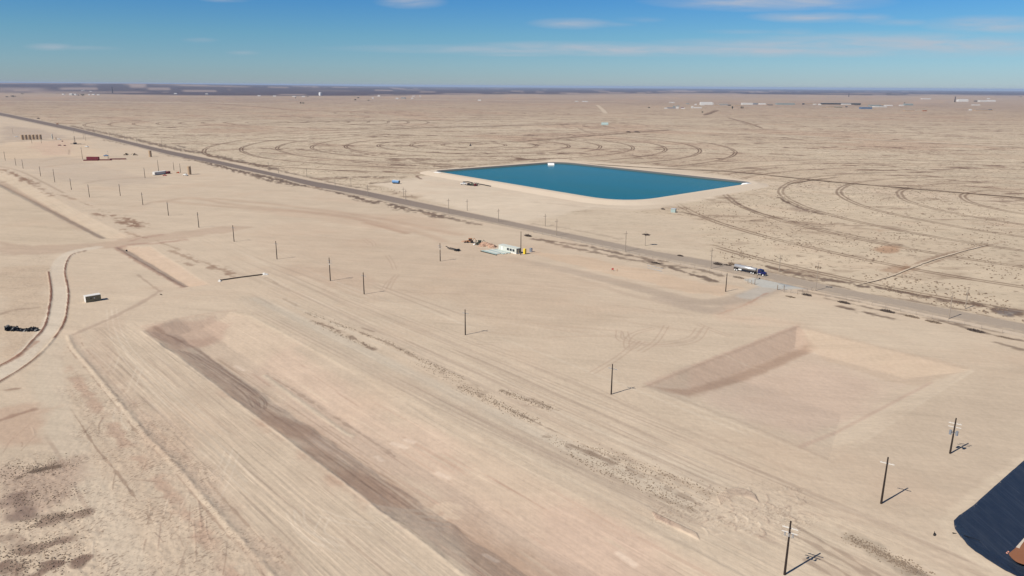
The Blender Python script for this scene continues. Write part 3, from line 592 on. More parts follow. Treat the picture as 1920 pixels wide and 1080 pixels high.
MT=dict(pole=mat('creosoted_wood',(.030,.020,.016),.9),wood=mat('weathered_wood',(.30,.25,.20),.9),steel=mat('galvanised_steel',(.42,.43,.44),.45,.6),
 white=mat('white_paint',(.78,.78,.76),.5),offw=mat('pale_siding',(.54,.56,.50),.6,0,.15,.6),dark=mat('black_steel',(.02,.02,.022),.5),glass=mat('window_glass',(.02,.025,.03),.1,0,.1,1,.6),
 rubber=mat('rubber',(.015,.015,.015),.85),blue=mat('blue_paint',(.008,.012,.09),.3,0,.1,1,.5),alu=mat('polished_aluminium',(.50,.50,.50),.35,.5,.05),yellow=mat('yellow_plastic',(.75,.55,.04),.5),
 grey=mat('grey_plastic',(.20,.22,.25),.6),olive=mat('olive_siding',(.20,.18,.115),.8,0,.15,2),tan=mat('tan_tank_paint',(.42,.30,.19),.7,0,.2,.8),red=mat('maroon_paint',(.16,.022,.03),.6),redb=mat('red_paint',(.45,.05,.05),.5),
 orange=mat('rusty_orange',(.32,.13,.05),.7),green=mat('machine_green',(.05,.07,.045),.6),conc=mat('concrete',(.62,.60,.56),.8),brush=mat('dry_brush',(.22,.165,.12),1,0,.5,3),brushd=mat('dark_brush',(.085,.065,.055),1,0,.5,3),
 roof=mat('grey_roof',(.42,.45,.47),.6),pinkr=mat('pink_rock',(.55,.27,.20),.9),earth=mat('spoil_earth',(.42,.27,.19),1,0,.25,1),blues=mat('sky_blue_steel',(.10,.22,.42),.45),teal=mat('pale_green_metal',(.33,.42,.40),.5),
 tree=mat('dark_foliage',(.045,.055,.03),1,0,.6,1),black=mat('black_plastic',(.016,.017,.024),.45,0,.3,3,.4))
# asphalt
g=NT('asphalt'); n1=g.noise(g.map(g.pos,-UANG,(1/25,1/.9,0)),1,3,.6); n2=g.noise(g.pos,.5,4,.6)
sy=g.N.new('ShaderNodeSeparateXYZ'); g.L.new(g.pos,sy.inputs[0]); fy=g.rng(sy.outputs['Y'],320,800)
col=g.mix(n1,A(156,142,127),A(186,170,152)); col=g.mix(fy,col,A(128,114,105)); g.L.new(g.scale(col,g.ma('ADD',.88,g.ma('MULTIPLY',n2,.24))),g.b.inputs['Base Color']); g.b.inputs['Roughness'].default_value=.9; g.b.inputs['Specular IOR Level'].default_value=.15
MT['asphalt']=g.m
g=NT('gravel_shoulder'); n2=g.noise(g.pos,.3,4,.6); g.L.new(g.mix(g.rng(n2,.3,.7),A(172,156,140),A(192,175,154)),g.b.inputs['Base Color']); g.b.inputs['Roughness'].default_value=1; g.b.inputs['Specular IOR Level'].default_value=.05
MT['gravel']=g.m
# water
g=NT('reservoir_water'); n1=g.noise(g.map(g.pos,.2,(1/120,1/45,0)),1,3,.5,.6)
g.L.new(g.mix(g.rng(n1,.35,.68),(.002,.106,.110),(.007,.100,.078)),g.b.inputs['Base Color']); g.b.inputs['Roughness'].default_value=.12; g.b.inputs['IOR'].default_value=1.33; g.b.inputs['Specular IOR Level'].default_value=.1
bp=g.N.new('ShaderNodeBump'); bp.inputs['Strength'].default_value=.35; bp.inputs['Distance'].default_value=.12
g.L.new(g.noise(g.pos,.9,4,.6),bp.inputs['Height']); g.L.new(bp.outputs[0],g.b.inputs['Normal']); MT['water']=g.m
# liner
g=NT('black_liner'); pv=g.map(g.pos,-math.atan2(-1,1.25),(1/14,1/.5,0)); n1=g.noise(pv,1,3,.6,.3); n2=g.noise(g.pos,.25,3,.5)
colx=g.mix(g.rng(n1,.45,.75,0,.7),(.017,.026,.046),(.045,.058,.085)); colx=g.mix(g.rng(n2,.4,.7,0,.4),colx,(.04,.05,.07)); n3=g.noise(g.map(g.pos,-math.atan2(-1,1.25),(1/9,1/.22,0)),1,2,.5,.1); colx=g.mix(g.rng(n3,.70,.76,0,.7),colx,(.13,.15,.19))  # thin pale streaks: seams plus painted highlights
g.L.new(colx,g.b.inputs['Base Color']); g.b.inputs['Roughness'].default_value=.5; g.b.inputs['Specular IOR Level'].default_value=.4
bp=g.N.new('ShaderNodeBump'); bp.inputs['Strength'].default_value=.25; bp.inputs['Distance'].default_value=.15; g.L.new(n1,bp.inputs['Height']); g.L.new(bp.outputs[0],g.b.inputs['Normal']); MT['liner']=g.m
MT['liner2']=mat('grey_pond_liner',(.10,.10,.10),.6,0,.3,.1)
MT['brownw']=mat('brown_water',(.27,.115,.05),.15,0,.5,.12,.5); MT['salt']=mat('salt_crust',(.52,.44,.36),.9)
# ---------------------------------------------------------------- object helpers
def link(o,parent=None):
    COL.objects.link(o)
    if parent is not None: o.parent=parent
    return o
def obj(name,bm,m,parent=None,smooth_=False):
    me=bpy.data.meshes.new(name); bmesh.ops.recalc_face_normals(bm,faces=bm.faces); bm.to_mesh(me); bm.free()
    me.materials.append(MT[m] if isinstance(m,str) else m)
    if smooth_: 
        for p in me.polygons: p.use_smooth=True
    return link(bpy.data.objects.new(name,me),parent)
def tag(o,label,cat,group=None):
    o['label']=label; o['category']=cat
    if group: o['group']=group
    return o
def thing(name,label,cat,x,y,z=None,rz=0,group=None):
    o=bpy.data.objects.new(name,None); o.empty_display_size=.5; COL.objects.link(o); o.location=(x,y,GZ(x,y) if z is None else z); o.rotation_euler=(0,0,rz); return tag(o,label,cat,group)
def box(bm,x0,x1,y0,y1,z0,z1):
    v=[bm.verts.new(p) for p in ((x0,y0,z0),(x1,y0,z0),(x1,y1,z0),(x0,y1,z0),(x0,y0,z1),(x1,y0,z1),(x1,y1,z1),(x0,y1,z1))]
    for f in ((3,2,1,0),(4,5,6,7),(0,1,5,4),(1,2,6,5),(2,3,7,6),(3,0,4,7)): bm.faces.new([v[k] for k in f])
def tube(bm,p,q,r,r2=None,n=8,cap=True):
    p=Vector(p);q=Vector(q); d=(q-p).normalized(); a=d.orthogonal().normalized(); b=d.cross(a); r2=r if r2 is None else r2
    R=[[bm.verts.new(c+(a*math.cos(t)+b*math.sin(t))*rr) for t in [2*math.pi*k/n for k in range(n)]] for c,rr in ((p,r),(q,r2))]
    for k in range(n): bm.faces.new((R[0][k],R[0][(k+1)%n],R[1][(k+1)%n],R[1][k]))
    if cap: bm.faces.new(R[0][::-1]); bm.faces.new(R[1])
def prism(bm,prof,y0,y1):
    """profile in xz swept along y"""
    a=[bm.verts.new((x,y0,z)) for x,z in prof]; b=[bm.verts.new((x,y1,z)) for x,z in prof]; n=len(prof)
    for k in range(n): bm.faces.new((a[k],a[(k+1)%n],b[(k+1)%n],b[k]))
    bm.faces.new(a[::-1]); bm.faces.new(b)
def N(): return bmesh.new()
def dup(root,label=None,group=None,mats=None):
    r=root.copy(); COL.objects.link(r)
    if label: r['label']=label
    if group: r['group']=group
    for ch in list(root.children):
        c=ch.copy(); COL.objects.link(c); c.parent=r
        for gch in list(ch.children): d=gch.copy(); COL.objects.link(d); d.parent=c
    return r
def lowz(x,y): return GZ(x,y)-.05
# ---------------------------------------------------------------- highway
def ribbon(name,top,bot,m,z):
    xs=np.arange(-60,1990,25.); tx,ty=zip(*top); bx,by=zip(*bot)
    bm=N(); pr=None
    for x in xs:
        a=P(x,np.interp(x,tx,ty),0); b=P(x,np.interp(x,bx,by),0)
        v=[bm.verts.new((a[0],a[1],z)),bm.verts.new((b[0],b[1],z))]
        if pr: bm.faces.new((pr[0],pr[1],v[1],v[0]))
        pr=v
    o=obj(name,bm,m); o['kind']='structure'; return o
RT=[(-60,201),(5,212),(140,240),(240,264.8),(320,283.6),(400,299.5),(520,326),(580,339),(680,357.5),(740,370),(850,393),(1000,424.5),(1160,457.5),(1200,467),(1330,489),(1440,511),(1565,538.5),(1640,554),(1720,569),(1830,590),(1915,607),(2000,624)]
RB=[(-60,206),(5,217),(140,246),(240,270),(320,290.5),(400,306),(520,332),(580,348),(680,366),(740,380),(850,402),(1000,432),(1160,466),(1200,474.5),(1330,499.5),(1440,522),(1565,549),(1640,563.5),(1720,580),(1830,602),(1915,620),(2000,638)]
ribbon('road_shoulder',[(x,y-1.2) for x,y in RT],[(x,y+1.6+x*.0016) for x,y in RB],'gravel',.004)
ribbon('road',RT,RB,'asphalt',.012)
def track_strip(q,wd,m,z=.02,wob=.25):
    W=smooth(pts(q),8); W2=[]
    for a,b in zip(W[:-1],W[1:]):
        n_=max(1,int(np.hypot(*(b-a))/12))
        for k in range(n_): W2.append(a+(b-a)*k/n_)
    W=np.array(W2+[W[-1]]); t=np.gradient(W,axis=0); t/=np.hypot(t[:,0],t[:,1])[:,None]; n=np.stack([-t[:,1],t[:,0]],1); bm=N(); pr=None; L_=len(W)
    for k in range(L_):
        e_=min(1,min(k,L_-1-k)/4+.1); w_=wd/2*(1+wob*random.gauss(0,1))*e_; w_=max(.1*wd,w_)
        v=[bm.verts.new((*(W[k]+n[k]*w_),.32+z)),bm.verts.new((*(W[k]-n[k]*w_),.32+z))]
        if pr: bm.faces.new((pr[0],pr[1],v[1],v[0]))
        pr=v
    o=obj('dirt_track',bm,m); o['kind']='structure'; return o
def soilmat(name,a,b):
    g=NT(name); n2=g.noise(g.pos,1/9,4,.65); g.L.new(g.mix(g.rng(n2,.38,.62),A(*a),A(*b)),g.b.inputs['Base Color']); g.b.inputs['Roughness'].default_value=1; g.b.inputs['Specular IOR Level'].default_value=.05; MT[name]=g.m
soilmat('dark_scar',(112,90,76),(160,138,118)); soilmat('pale_track',(214,196,173),(200,181,157)); soilmat('brown_track',(134,112,96),(180,158,136))
for q,wd,m in (([(1034,303),(1150,310.5),(1250,316.5),(1370,322),(1560,341),(1760,358),(1920,371.5),(2050,384)],3.6,'dark_scar'),
  ([(960,267),(1060,259),(1160,250.5),(1260,243.5)],13,'brown_track'),([(1320,216.5),(1345,207)],16,'dark_scar'),([(1440,252),(1560,258),(1760,268),(1920,276),(2000,280)],18,'pale_track'),([(-30,190.5),(150,190.6),(300,192.3),(460,194)],55,'pale_track'),
  ([(640,187.2),(800,187),(960,188.4),(1200,191.5)],55,'pale_track'),([(340,190),(480,200),(560,207),(700,209)],16,'brown_track'),([(480,231),(620,228),(800,226),(960,223)],14,'brown_track'),([(1365,221),(1400,230),(1430,241)],9,'brown_track'),
  ([(720,243),(800,239.5),(960,235.5),(1080,233)],18,'brown_track'),([(1120,197),(1130,206),(1136,213)],16,'pale_track'),([(1600,537),(1665,520),(1700,506.5),(1740,491),(1800,473),(1860,457.5)],1.2,'pale_track'),
  ([(1475,346),(1520,338),(1570,333)],4,'brown_track'),([(880,325),(786,330),(780,336)],0.2,'brown_track'),([(330,163),(480,168.5),(640,170)],260,'pale_track')):
    if wd>1: track_strip(q,wd,m)
# ---------------------------------------------------------------- reservoir
def rrect(cs,r,n=8):
    o=[]; m=len(cs)
    for k in range(m):
        p=np.array(cs[k]);a=np.array(cs[k-1]);b=np.array(cs[(k+1)%m]); da=(a-p)/np.hypot(*(a-p)); db=(b-p)/np.hypot(*(b-p))
        rr=r[k] if isinstance(r,(list,tuple)) else r
        s=p+da*rr; e=p+db*rr
        for t in np.arange(n+1)/n: o.append((1-t)**2*s+2*t*(1-t)*p+t*t*e)
    return np.array(o)
def offs(W,d):
    nx=np.roll(W,-1,0)-np.roll(W,1,0); l=np.hypot(nx[:,0],nx[:,1])[:,None]; nx/=l; nn=np.stack([nx[:,1],-nx[:,0]],1)
    area=np.sum(W[:,0]*np.roll(W[:,1],-1)-np.roll(W[:,0],-1)*W[:,1])
    return W+nn*d*(1 if area>0 else -1)
wl=rrect([P(818,322.5,.6),P(1048,305.3,.6),P(1408,344.6,.6),P(1172,381.5,.6)],[10,26,14,40])
loops=[(offs(wl,22),-.1),(offs(wl,11),2.0),(offs(wl,3.2),2.0)]
def loft(name,L,m,parent=None,closed=True,capm=False):
    bm=N(); pr=None
    for W,z in L:
        v=[bm.verts.new((p[0],p[1],z)) for p in W]
        if pr:
            n=len(v)
            for k in range(n if closed else n-1): bm.faces.new((pr[k],pr[(k+1)%n],v[(k+1)%n],v[k]))
        pr=v
    if capm: bm.faces.new(pr)
    return obj(name,bm,m,parent)
res=thing('reservoir','large rectangular reservoir of blue water with an earth bank around it','reservoir',0,0,0)
g=NT('bank_earth'); n2=g.noise(g.pos,.05,4,.6); g.L.new(g.mix(n2,A(219,203,182),A(211,193,171)),g.b.inputs['Base Color']); g.b.inputs['Roughness'].default_value=1; g.b.inputs['Specular IOR Level'].default_value=.05; MT['bank']=g.m
loft('bank',loops,'bank',res)
loft('liner',[(offs(wl,3.15),2.0),(offs(wl,-3),-1.2)],'liner2',res)
loft('water',[(offs(wl,1.0),.6)],'water',res,capm=True)
# concrete chutes
for (px,py,dx,lab,w_,l_,rz) in ((1033,307.5,0,'white concrete inlet chute at the far corner of the blue reservoir',7.8,9,0.),(1398,345.3,0,'white concrete slab at the right corner of the blue reservoir',5.5,12,-.9),(823,324.5,0,'white slab at the left corner of the blue reservoir',4,12,.95)):
    x,y=P(px,py,1.5); t=thing('concrete_chute',lab,'chute',x,y,0,rz)
    bm=N(); prism(bm,[(-w_/2,2.0),(w_/2,2.0),(w_/2,2.35),(-w_/2,2.35)],-1,l_/2); obj('slab',bm,'white',t)
    bm=N(); v=[bm.verts.new(p) for p in ((-w_/2,-1,2.35),(w_/2,-1,2.35),(w_/2,-l_/2,.2),(-w_/2,-l_/2,.2),(-w_/2,-1,2.0),(w_/2,-1,2.0),(w_/2,-l_/2,-.1),(-w_/2,-l_/2,-.1))]
    for f in ((0,1,2,3),(7,6,5,4),(0,4,5,1),(1,5,6,2),(2,6,7,3),(3,7,4,0)): bm.faces.new([v[k] for k in f])
    obj('ramp',bm,'white',t)
# ---------------------------------------------------------------- lined pond (lower right)
lw=lpW; t=thing('lined_pond','pond with black plastic liner and brown water at the bottom right','pond',0,0,0)
lws=[]
for k in range(len(lw)):
    a=lw[k];b=lw[(k+1)%len(lw)]
    n_=max(1,int(np.hypot(*(b-a))/1.2))
    for s_ in range(n_): lws.append(a+(b-a)*s_/n_)
lw=np.array(lws); 
def inset(W,d):
    c=W.mean(0); o=offs(W,-d); 
    return o
L=[]
for d_,z_ in ((-.25,.10),(.15,.06),(.6,-.2),(2,-1.1),(4.5,-2.7),(7,-4.3),(9.5,-5.9),(12,-6.8),(16,-7.2)):
    W=inset(lw,d_); jj=np.array([random.uniform(-.14,.14) for _ in W])[:,None]*(1.6 if d_<.5 else .6)
    L.append((W+jj,z_))
loft('liner',L,'liner',t)
Wn=np.array([P(1890,1040,-6.0),P(1896,1020,-6.0),P(1905,1008,-6.0),P(1918,990,-6.0),P(1960,950,-6.0),np.array([190.,190.]),np.array([200.,130.]),P(2000,1100,-6.0),P(1930,1062,-6),P(1905,1055,-6.)])
loft('water',[(rrect(Wn,1.0,3),-5.9)],'brownw',t,capm=True)
bm=N(); e=rrect(Wn,1.0,3)[:26]; o2=offs(rrect(Wn,1.0,3),-1.7)[:26]
for k in range(4,25):
    v=[bm.verts.new((*p,-5.87)) for p in (e[k],e[k+1],o2[k+1],o2[k])]; bm.faces.new(v)
obj('salt_crust',bm,'salt',t)
bm=N()
for k in range(70):
    j=random.randint(2,16); p=e[j]*(1-(r_:=random.random()))+e[j+1]*r_
    s_=random.uniform(.12,.38); mtx=Matrix.Translation((p[0]+random.uniform(-.7,.3),p[1]+random.uniform(-.4,.6),-5.75))@Matrix.Rotation(random.random()*6,4,'Z')@Matrix.Diagonal((s_,s_*.8,s_*.6,1))
    bmesh.ops.create_icosphere(bm,subdivisions=1,radius=1,matrix=mtx)
rk=obj('rock',bm,'pinkr',t); rk['kind']='stuff'
bm=N(); a=P(1786,1001); b=P(1838,1013,-2.2); tube(bm,(a[0],a[1],.25),(*(a*.55+b*.45),-.75),.13); tube(bm,(*(a*.55+b*.45),-.75),(b[0],b[1],-2.3),.12,.05)
tag(obj('drain_hose',bm,'dark'),'thin black hose lying over the corner edge of the black lined pond','hose')
# ---------------------------------------------------------------- poles
def pole_kind(kind,Hh,m,wh=False):
    o=[]; am='conc' if wh else ('steel' if m=='pole' else m)
    bm=N(); tube(bm,(0,0,-.3),(0,0,Hh),.25,.16,8); o.append(('shaft',bm,m))
    if kind in('cross','xfmr','equip','double'):
        bm=N(); box(bm,-1.5,1.5,.16,.30,Hh-1.75,Hh-1.6)
        for s_ in (-1.15,-.5,.5,1.15): tube(bm,(s_,.21,Hh-1.6),(s_,.21,Hh-1.34),.05,.03,5)
        o.append(('crossarm',bm,am))
    if kind in('double','equip','xfmr'):
        bm=N(); box(bm,-1.5,1.5,.16,.30,Hh-2.75,Hh-2.62); o.append(('crossarm',bm,am))
    if kind=='equip':
        bm=N()
        for s_ in (-.75,0,.75): box(bm,s_-.14,s_+.14,-.5,-.15,Hh-3.2,Hh-2.6)
        box(bm,-1,1,-.36,-.28,Hh-3.25,Hh-3.18); o.append(('cutout',bm,'steel'))
    if kind=='xfmr':
        for s_ in (-.75,.75):
            bm=N(); tube(bm,(s_,-.35,Hh-4.7),(s_,-.35,Hh-3.5),.32,n=10); o.append(('transformer',bm,'grey'))
        bm=N(); box(bm,-.9,.9,-.15,0.3,Hh-4.3,Hh-4.15); o.append(('bracket',bm,'steel'))
    return o
POLES=[ # base px, top py, kind, material, label
(1471,1077.5,977.5,'equip','pole','dark wooden power pole with crossarms and white switchgear at the bottom edge of the photo'),
(1652,944.5,857.5,'cross','pole','dark wooden power pole with one pale crossarm left of the black lined pond'),
(1781.2,850.5,784,'xfmr','pole','dark wooden power pole carrying two transformers nearest the right edge'),
(1146,739.5,683,'cross','pole','dark power pole beside the near left corner of the square pit'),
(872.5,628,580,'cross','pole','lone dark power pole in the bare yard near the centre of the photo'),
(682.8,551.5,511,'cross','pole','dark power pole just right of the taller banded pole in the yard'),
(619.5,526.5,483,'double','pole','tall dark power pole with two crossarms and a white band in the yard'),
(519.5,486,452,'cross','pole','dark power pole in the yard two poles right of the crossing road end'),
(439,453,422,'cross','pole','dark power pole at the right end of the crossing dirt road'),
(373,427,398,'cross','pole','dark power pole just behind the crossing dirt road'),
(316,404,378,'cross','pole','dark power pole one before the crossing dirt road in the long line'),
(268,384,360.5,'cross','pole','dark power pole below the white site trailer on the pad'),
(225.7,367,345,'cross','pole','dark power pole standing alone right of the fence-like row at left'),
(168,370,345.5,'cross','pole','nearest pole of the row along the left bank track'),
(134,356,334.5,'cross','pole','second nearest pole of the row along the left bank track'),
(103,342,317,'cross','pole','third nearest pole of the row along the left bank track'),
(76.5,331,312.5,'cross','pole','fourth nearest pole of the row along the left bank track'),
(43.5,316,299,'cross','pole','fifth nearest pole of the row along the left bank track'),
(30,310.5,295.5,'cross','pole','sixth nearest pole of the row along the left bank track'),
(10,301,284,'cross','pole','dark power pole closest to the left edge of the photo'),
(60,269,260,'plain','pole','short pole left of two in front of the row of tan tanks'),
(78,268.5,259.5,'plain','pole','short pole at the right end of the row of tan tanks'),
(24.5,251,240,'plain','wood','thin pole left of and behind the row of tan tanks'),
(155,299,276,'cross','pole','dark power pole at the left end of the long maroon tank'),
(272,333.5,314,'cross','pole','dark power pole left of the white site trailer'),
(297.5,321,300,'plain','pole','plain pole directly behind the white site trailer'),
(326.3,319.5,304,'plain','pole','thin pole right of the dark box by the site trailer'),
(338.6,323.7,306.5,'plain','pole','thin pole between the site trailer and the tan upright tank'),
(825.5,489.8,456,'double','pole','dark power pole left of the black gooseneck trailer frame'),
(976.5,478.5,434.5,'plain','pole','tall plain dark pole at the right end of the white office trailer'),
(1360.5,546.8,512.5,'plain','pole','plain brown pole inside the bend of the gravel driveway'),
(756.7,370,351.3,'cross','wood','left one of two close grey poles right of the blue tank'),
(761,376.7,355.3,'cross','wood','right one of two close grey poles right of the blue tank'),
(841.3,400.5,372,'cross','wood','grey roadside pole below the dark pumps of the reservoir'),
(876,394.7,373.3,'cross','wood','grey pole with a wide top arm below the reservoir bank'),
(934.7,416,391.3,'cross','wood','grey roadside pole right of the wide armed pole'),
(1022.2,424,401,'cross','wood','grey pole beyond the road left of its taller neighbour at the road edge'),
(1043.5,441.7,410,'cross','wood','grey roadside pole at the near road edge below the middle of the reservoir'),
(1172.5,471,433,'cross','wood','grey roadside pole left of the pole with the dark nest'),
(1332.4,503.3,464.7,'cross','wood','pale roadside pole left of the tanker truck'),
(1460.5,509.5,478.5,'cross','wood','brown pole beyond the road right of the tanker truck'),
(1778.8,597.5,549,'cross','wood','pale roadside pole near the right edge on the near side of the road'),
(1809.5,578.8,542.5,'cross','wood','thin leaning looking pole beyond the road near the right edge'),
(504,318.7,303,'cross','wood','far grey roadside pole where the road passes the left end of the ring field'),
(522.5,325,312.5,'plain','wood','short far roadside pole right beside the ring field end'),
(575.4,331,315,'cross','wood','far grey roadside pole standing on the weedy road bank'),
(628.5,351.7,336,'cross','wood','grey roadside pole left of the pair of grey poles by the dark weeds'),
(658.3,351,332.5,'cross','wood','grey pole beyond the road in the dark weeds'),
(690,367.5,346,'cross','wood','grey roadside pole left of the blue tank'),
(206,262,245.5,'plain','wood','far thin pole beyond the road above the maroon tank'),
(234,262,251,'plain','wood','far thin pole beyond the road above the two pale machines'),
(257,269.5,259,'plain','wood','far thin pole by the road above the slim tan tank'),
(303.7,274,261,'plain','wood','far thin pole beyond the road above the site trailer'),
(177,252.5,240,'plain','wood','far thin pole where the side road joins the highway'),
(157,260.5,246,'plain','wood','left of a close pair of far poles near the drilling mast'),
(160.8,264,247,'plain','wood','right of a close pair of far poles near the drilling mast'),
(138,250,241,'plain','wood','far pole directly above the drilling mast'),
]
PG={'pole':'dark power poles across the yard','wood':'grey poles along the highway'}
for (bx,by,ty,kind,m,lab) in POLES:
    x,y=P(bx,by); hh=min(((abs(proj(x,y,h)[1]-ty),h) for h in np.arange(4,18,.1)))[1]
    t=thing('power_pole',lab,'power pole',x,y,rz=VANG if m=='wood' else -.56,group=PG[m])
    for nm,bm,mm in pole_kind(kind,hh,m,by>800): obj(nm,bm,mm,t)
    if kind=='double': 
        bm=N(); tube(bm,(0,0,hh-3.6),(0,0,hh-3.0),.19,.19,8); obj('band',bm,'white',t)
# poles with a platform
def twigs(bm,n,sx,sy,sz,z0,l=1.0,w_=.06,flat=1.):
    for k in range(n):
        p=Vector((random.gauss(0,.4)*sx,random.gauss(0,.4)*sy,z0+abs(random.gauss(0,.5))*sz))
        d=Vector((random.gauss(0,1),random.gauss(0,1),random.gauss(.3,.6)*flat)).normalized()*l*random.uniform(.4,1.1); s_=d.orthogonal().normalized()*w_*random.uniform(.6,1.8)
        v=[bm.verts.new(q) for q in (p-s_,p+s_,p+d+s_*.3,p+d-s_*.3)]; bm.faces.new(v)
x,y=P(1209.7,460.7); t=thing('nest_pole','grey pole topped by a wide dark platform of sticks beyond the road','nest pole',x,y,rz=0)
bm=N(); tube(bm,(0,0,-.3),(0,0,9.0),.18,.12); obj('shaft',bm,'wood',t)
bm=N(); box(bm,-2.3,3.1,-.1,.1,6.9,7.05); box(bm,-.1,.1,-1.2,1.2,6.85,6.98); obj('crossarm',bm,'dark',t)
bm=N(); box(bm,-.6,2.4,-.8,.8,6.5,6.9); twigs(bm,260,1.9,1.2,.5,6.9,1.0,.07,.4)
for v in bm.verts: 
    if abs(v.co.x)>3.4: v.co.x*=.8
obj('platform',bm,'brushd',t)
x,y=P(1529,544.8); t=thing('transformer_pole','pale pole with a cluster of transformers and arms at its top by the driveway','transformer pole',x,y,rz=UANG)
hh=14.0; bm=N(); tube(bm,(0,0,-.3),(0,0,hh),.18,.11); obj('shaft',bm,'wood',t)
bm=N(); box(bm,-1.6,1.6,.13,.26,hh-.6,hh-.45); obj('crossarm',bm,'brush',t); bm=N(); box(bm,-1.6,1.6,.13,.26,hh-2.4,hh-2.2); obj('crossarm',bm,'brush',t)
for s_ in (-1.1,0,1.1):
    bm=N(); tube(bm,(s_,-.35,hh-3.0),(s_,-.35,hh-1.9),.33,n=10); obj('transformer',bm,'brush',t)
# ---------------------------------------------------------------- buildings and machines
def wheel(bm,x,y,z,r,wd):  # axle along y
    tube(bm,(x,y-wd/2,z),(x,y+wd/2,z),r,n=14)
def put(bx,by,rz,name,lab,cat,dz=0,group=None):
    x,y=P(bx,by); return thing(name,lab,cat,x,y,GZ(x,y)+dz,rz,group)
# olive shed
a=P(161.8,567.5); b=P(190.2,562.7); rz=math.atan2(b[1]-a[1],b[0]-a[0]); L_=np.hypot(*(b-a))
t=thing('shed','small olive shed with a pale flat roof in the bare field at left','shed',a[0],a[1],GZ(*a),rz)
bm=N(); box(bm,0,L_,0,3.0,0,2.7); obj('wall',bm,'olive',t)
bm=N(); box(bm,-.1,L_+.1,-.1,3.1,2.7,2.85); obj('roof',bm,'conc',t)
bm=N(); box(bm,-.06,0,0.1,2.9,.05,2.6); obj('end_light_shade_paint',bm,'conc',t)  # pale sheet paints sunlight onto the left end wall
bm=N(); box(bm,L_*.35,L_*.35+.9,-.05,.02,.1,2.1); obj('door_or_dark_sheet',bm,'olive',t)
bm=N(); box(bm,L_*.52,L_*.52+.5,-.12,.01,1.4,1.9); obj('vent',bm,'conc',t)
bm=N(); box(bm,L_*.3,L_*.3+.5,-.1,.01,1.5,1.9); obj('vent',bm,'dark',t)
# office trailer
a=P(935,469); rz=UANG
t=thing('office_trailer','white office trailer with three dark windows beside the tall pole','office trailer',a[0],a[1],GZ(*a),rz)
LL=15.5
bm=N(); box(bm,0,LL,0,3.6,.5,3.2); obj('wall',bm,'offw',t)
bm=N(); prism(bm,[(-.15,3.2),(LL+.15,3.2),(LL+.15,3.32),(-.15,3.32)],-.15,3.75); obj('roof',bm,'offw',t)
bm=N(); box(bm,.2,LL-.2,.1,3.5,0,.5); obj('skirt',bm,'white',t)
bm=N(); box(bm,LL,LL+.02,.15,3.45,.55,3.15); obj('end_light_shade_paint',bm,'grey',t)  # grey sheet puts the shade of this end into its colour
for wx in (7.3,9.7,12.1):
    bm=N(); box(bm,wx,wx+2.0,-.06,.05,1.05,2.7); f=obj('window',bm,'white',t); bm=N(); box(bm,wx+.08,wx+1.92,-.09,-.05,1.15,2.62); obj('pane',bm,'glass',f)
bm=N(); box(bm,2.5,3.4,-.06,.05,.6,2.6); obj('door_or_dark_sheet',bm,'white',t)
bm=N(); box(bm,LL+.01,LL+.05,1.0,1.9,.6,2.6); obj('door_or_dark_sheet',bm,'steel',t)
for k in range(9):
    s0=P(904.5,470.8); st=s0+V*(k*1.25)+U*(k*.35+random.uniform(-.4,.4)); ln=13.5+random.uniform(-1,1)
    bm=N(); box(bm,0,ln,-.55,.55,.12,.42); 
    for e_ in (0.6,ln-.6): box(bm,e_-.1,e_+.1,-.5,.5,0,.12)
    t=tag(obj('panel_stack',bm,'offw' if k%3 else 'teal'),['frontmost','second','third','fourth','middle','sixth','seventh','eighth','rearmost'][k]+' of the nine long pale flat panels laid before the white office trailer','panel stack','pale panels laid in front of the office trailer')
    t.location=(st[0],st[1],GZ(*st)); t.rotation_euler=(0,0,UANG)
bm=N(); tube(bm,(0,0,.25),(14.6,0,.25),.25); o=tag(obj('black_pipe',bm,'dark'),'long black pipe along the front of the pale panels','pipe'); s0=P(903.5,471.3)-V*1.0; o.location=(s0[0],s0[1],GZ(*s0)); o.rotation_euler=(0,0,UANG)
def toilet(bx,by,m,lab,hh):
    t=put(bx,by,UANG+math.pi/2,'portable_toilet',lab,'portable toilet',group='portable toilets by the office trailer')
    bm=N(); box(bm,-.65,.65,-.65,.65,0,hh-.2); obj('wall',bm,m,t); bm=N(); prism(bm,[(-.7,hh-.2),(.7,hh-.2),(.45,hh),(-.45,hh)],-.7,.7); obj('roof',bm,m,t)
    bm=N(); box(bm,-.4,.4,-.68,-.64,.1,hh-.4); obj('door_or_dark_sheet',bm,'white' if m=='grey' else m,t)
toilet(984,476.5,'yellow','bright yellow portable toilet right of the white office trailer',3.1)
toilet(995.5,473,'grey','grey portable toilet right of the yellow one',2.4)
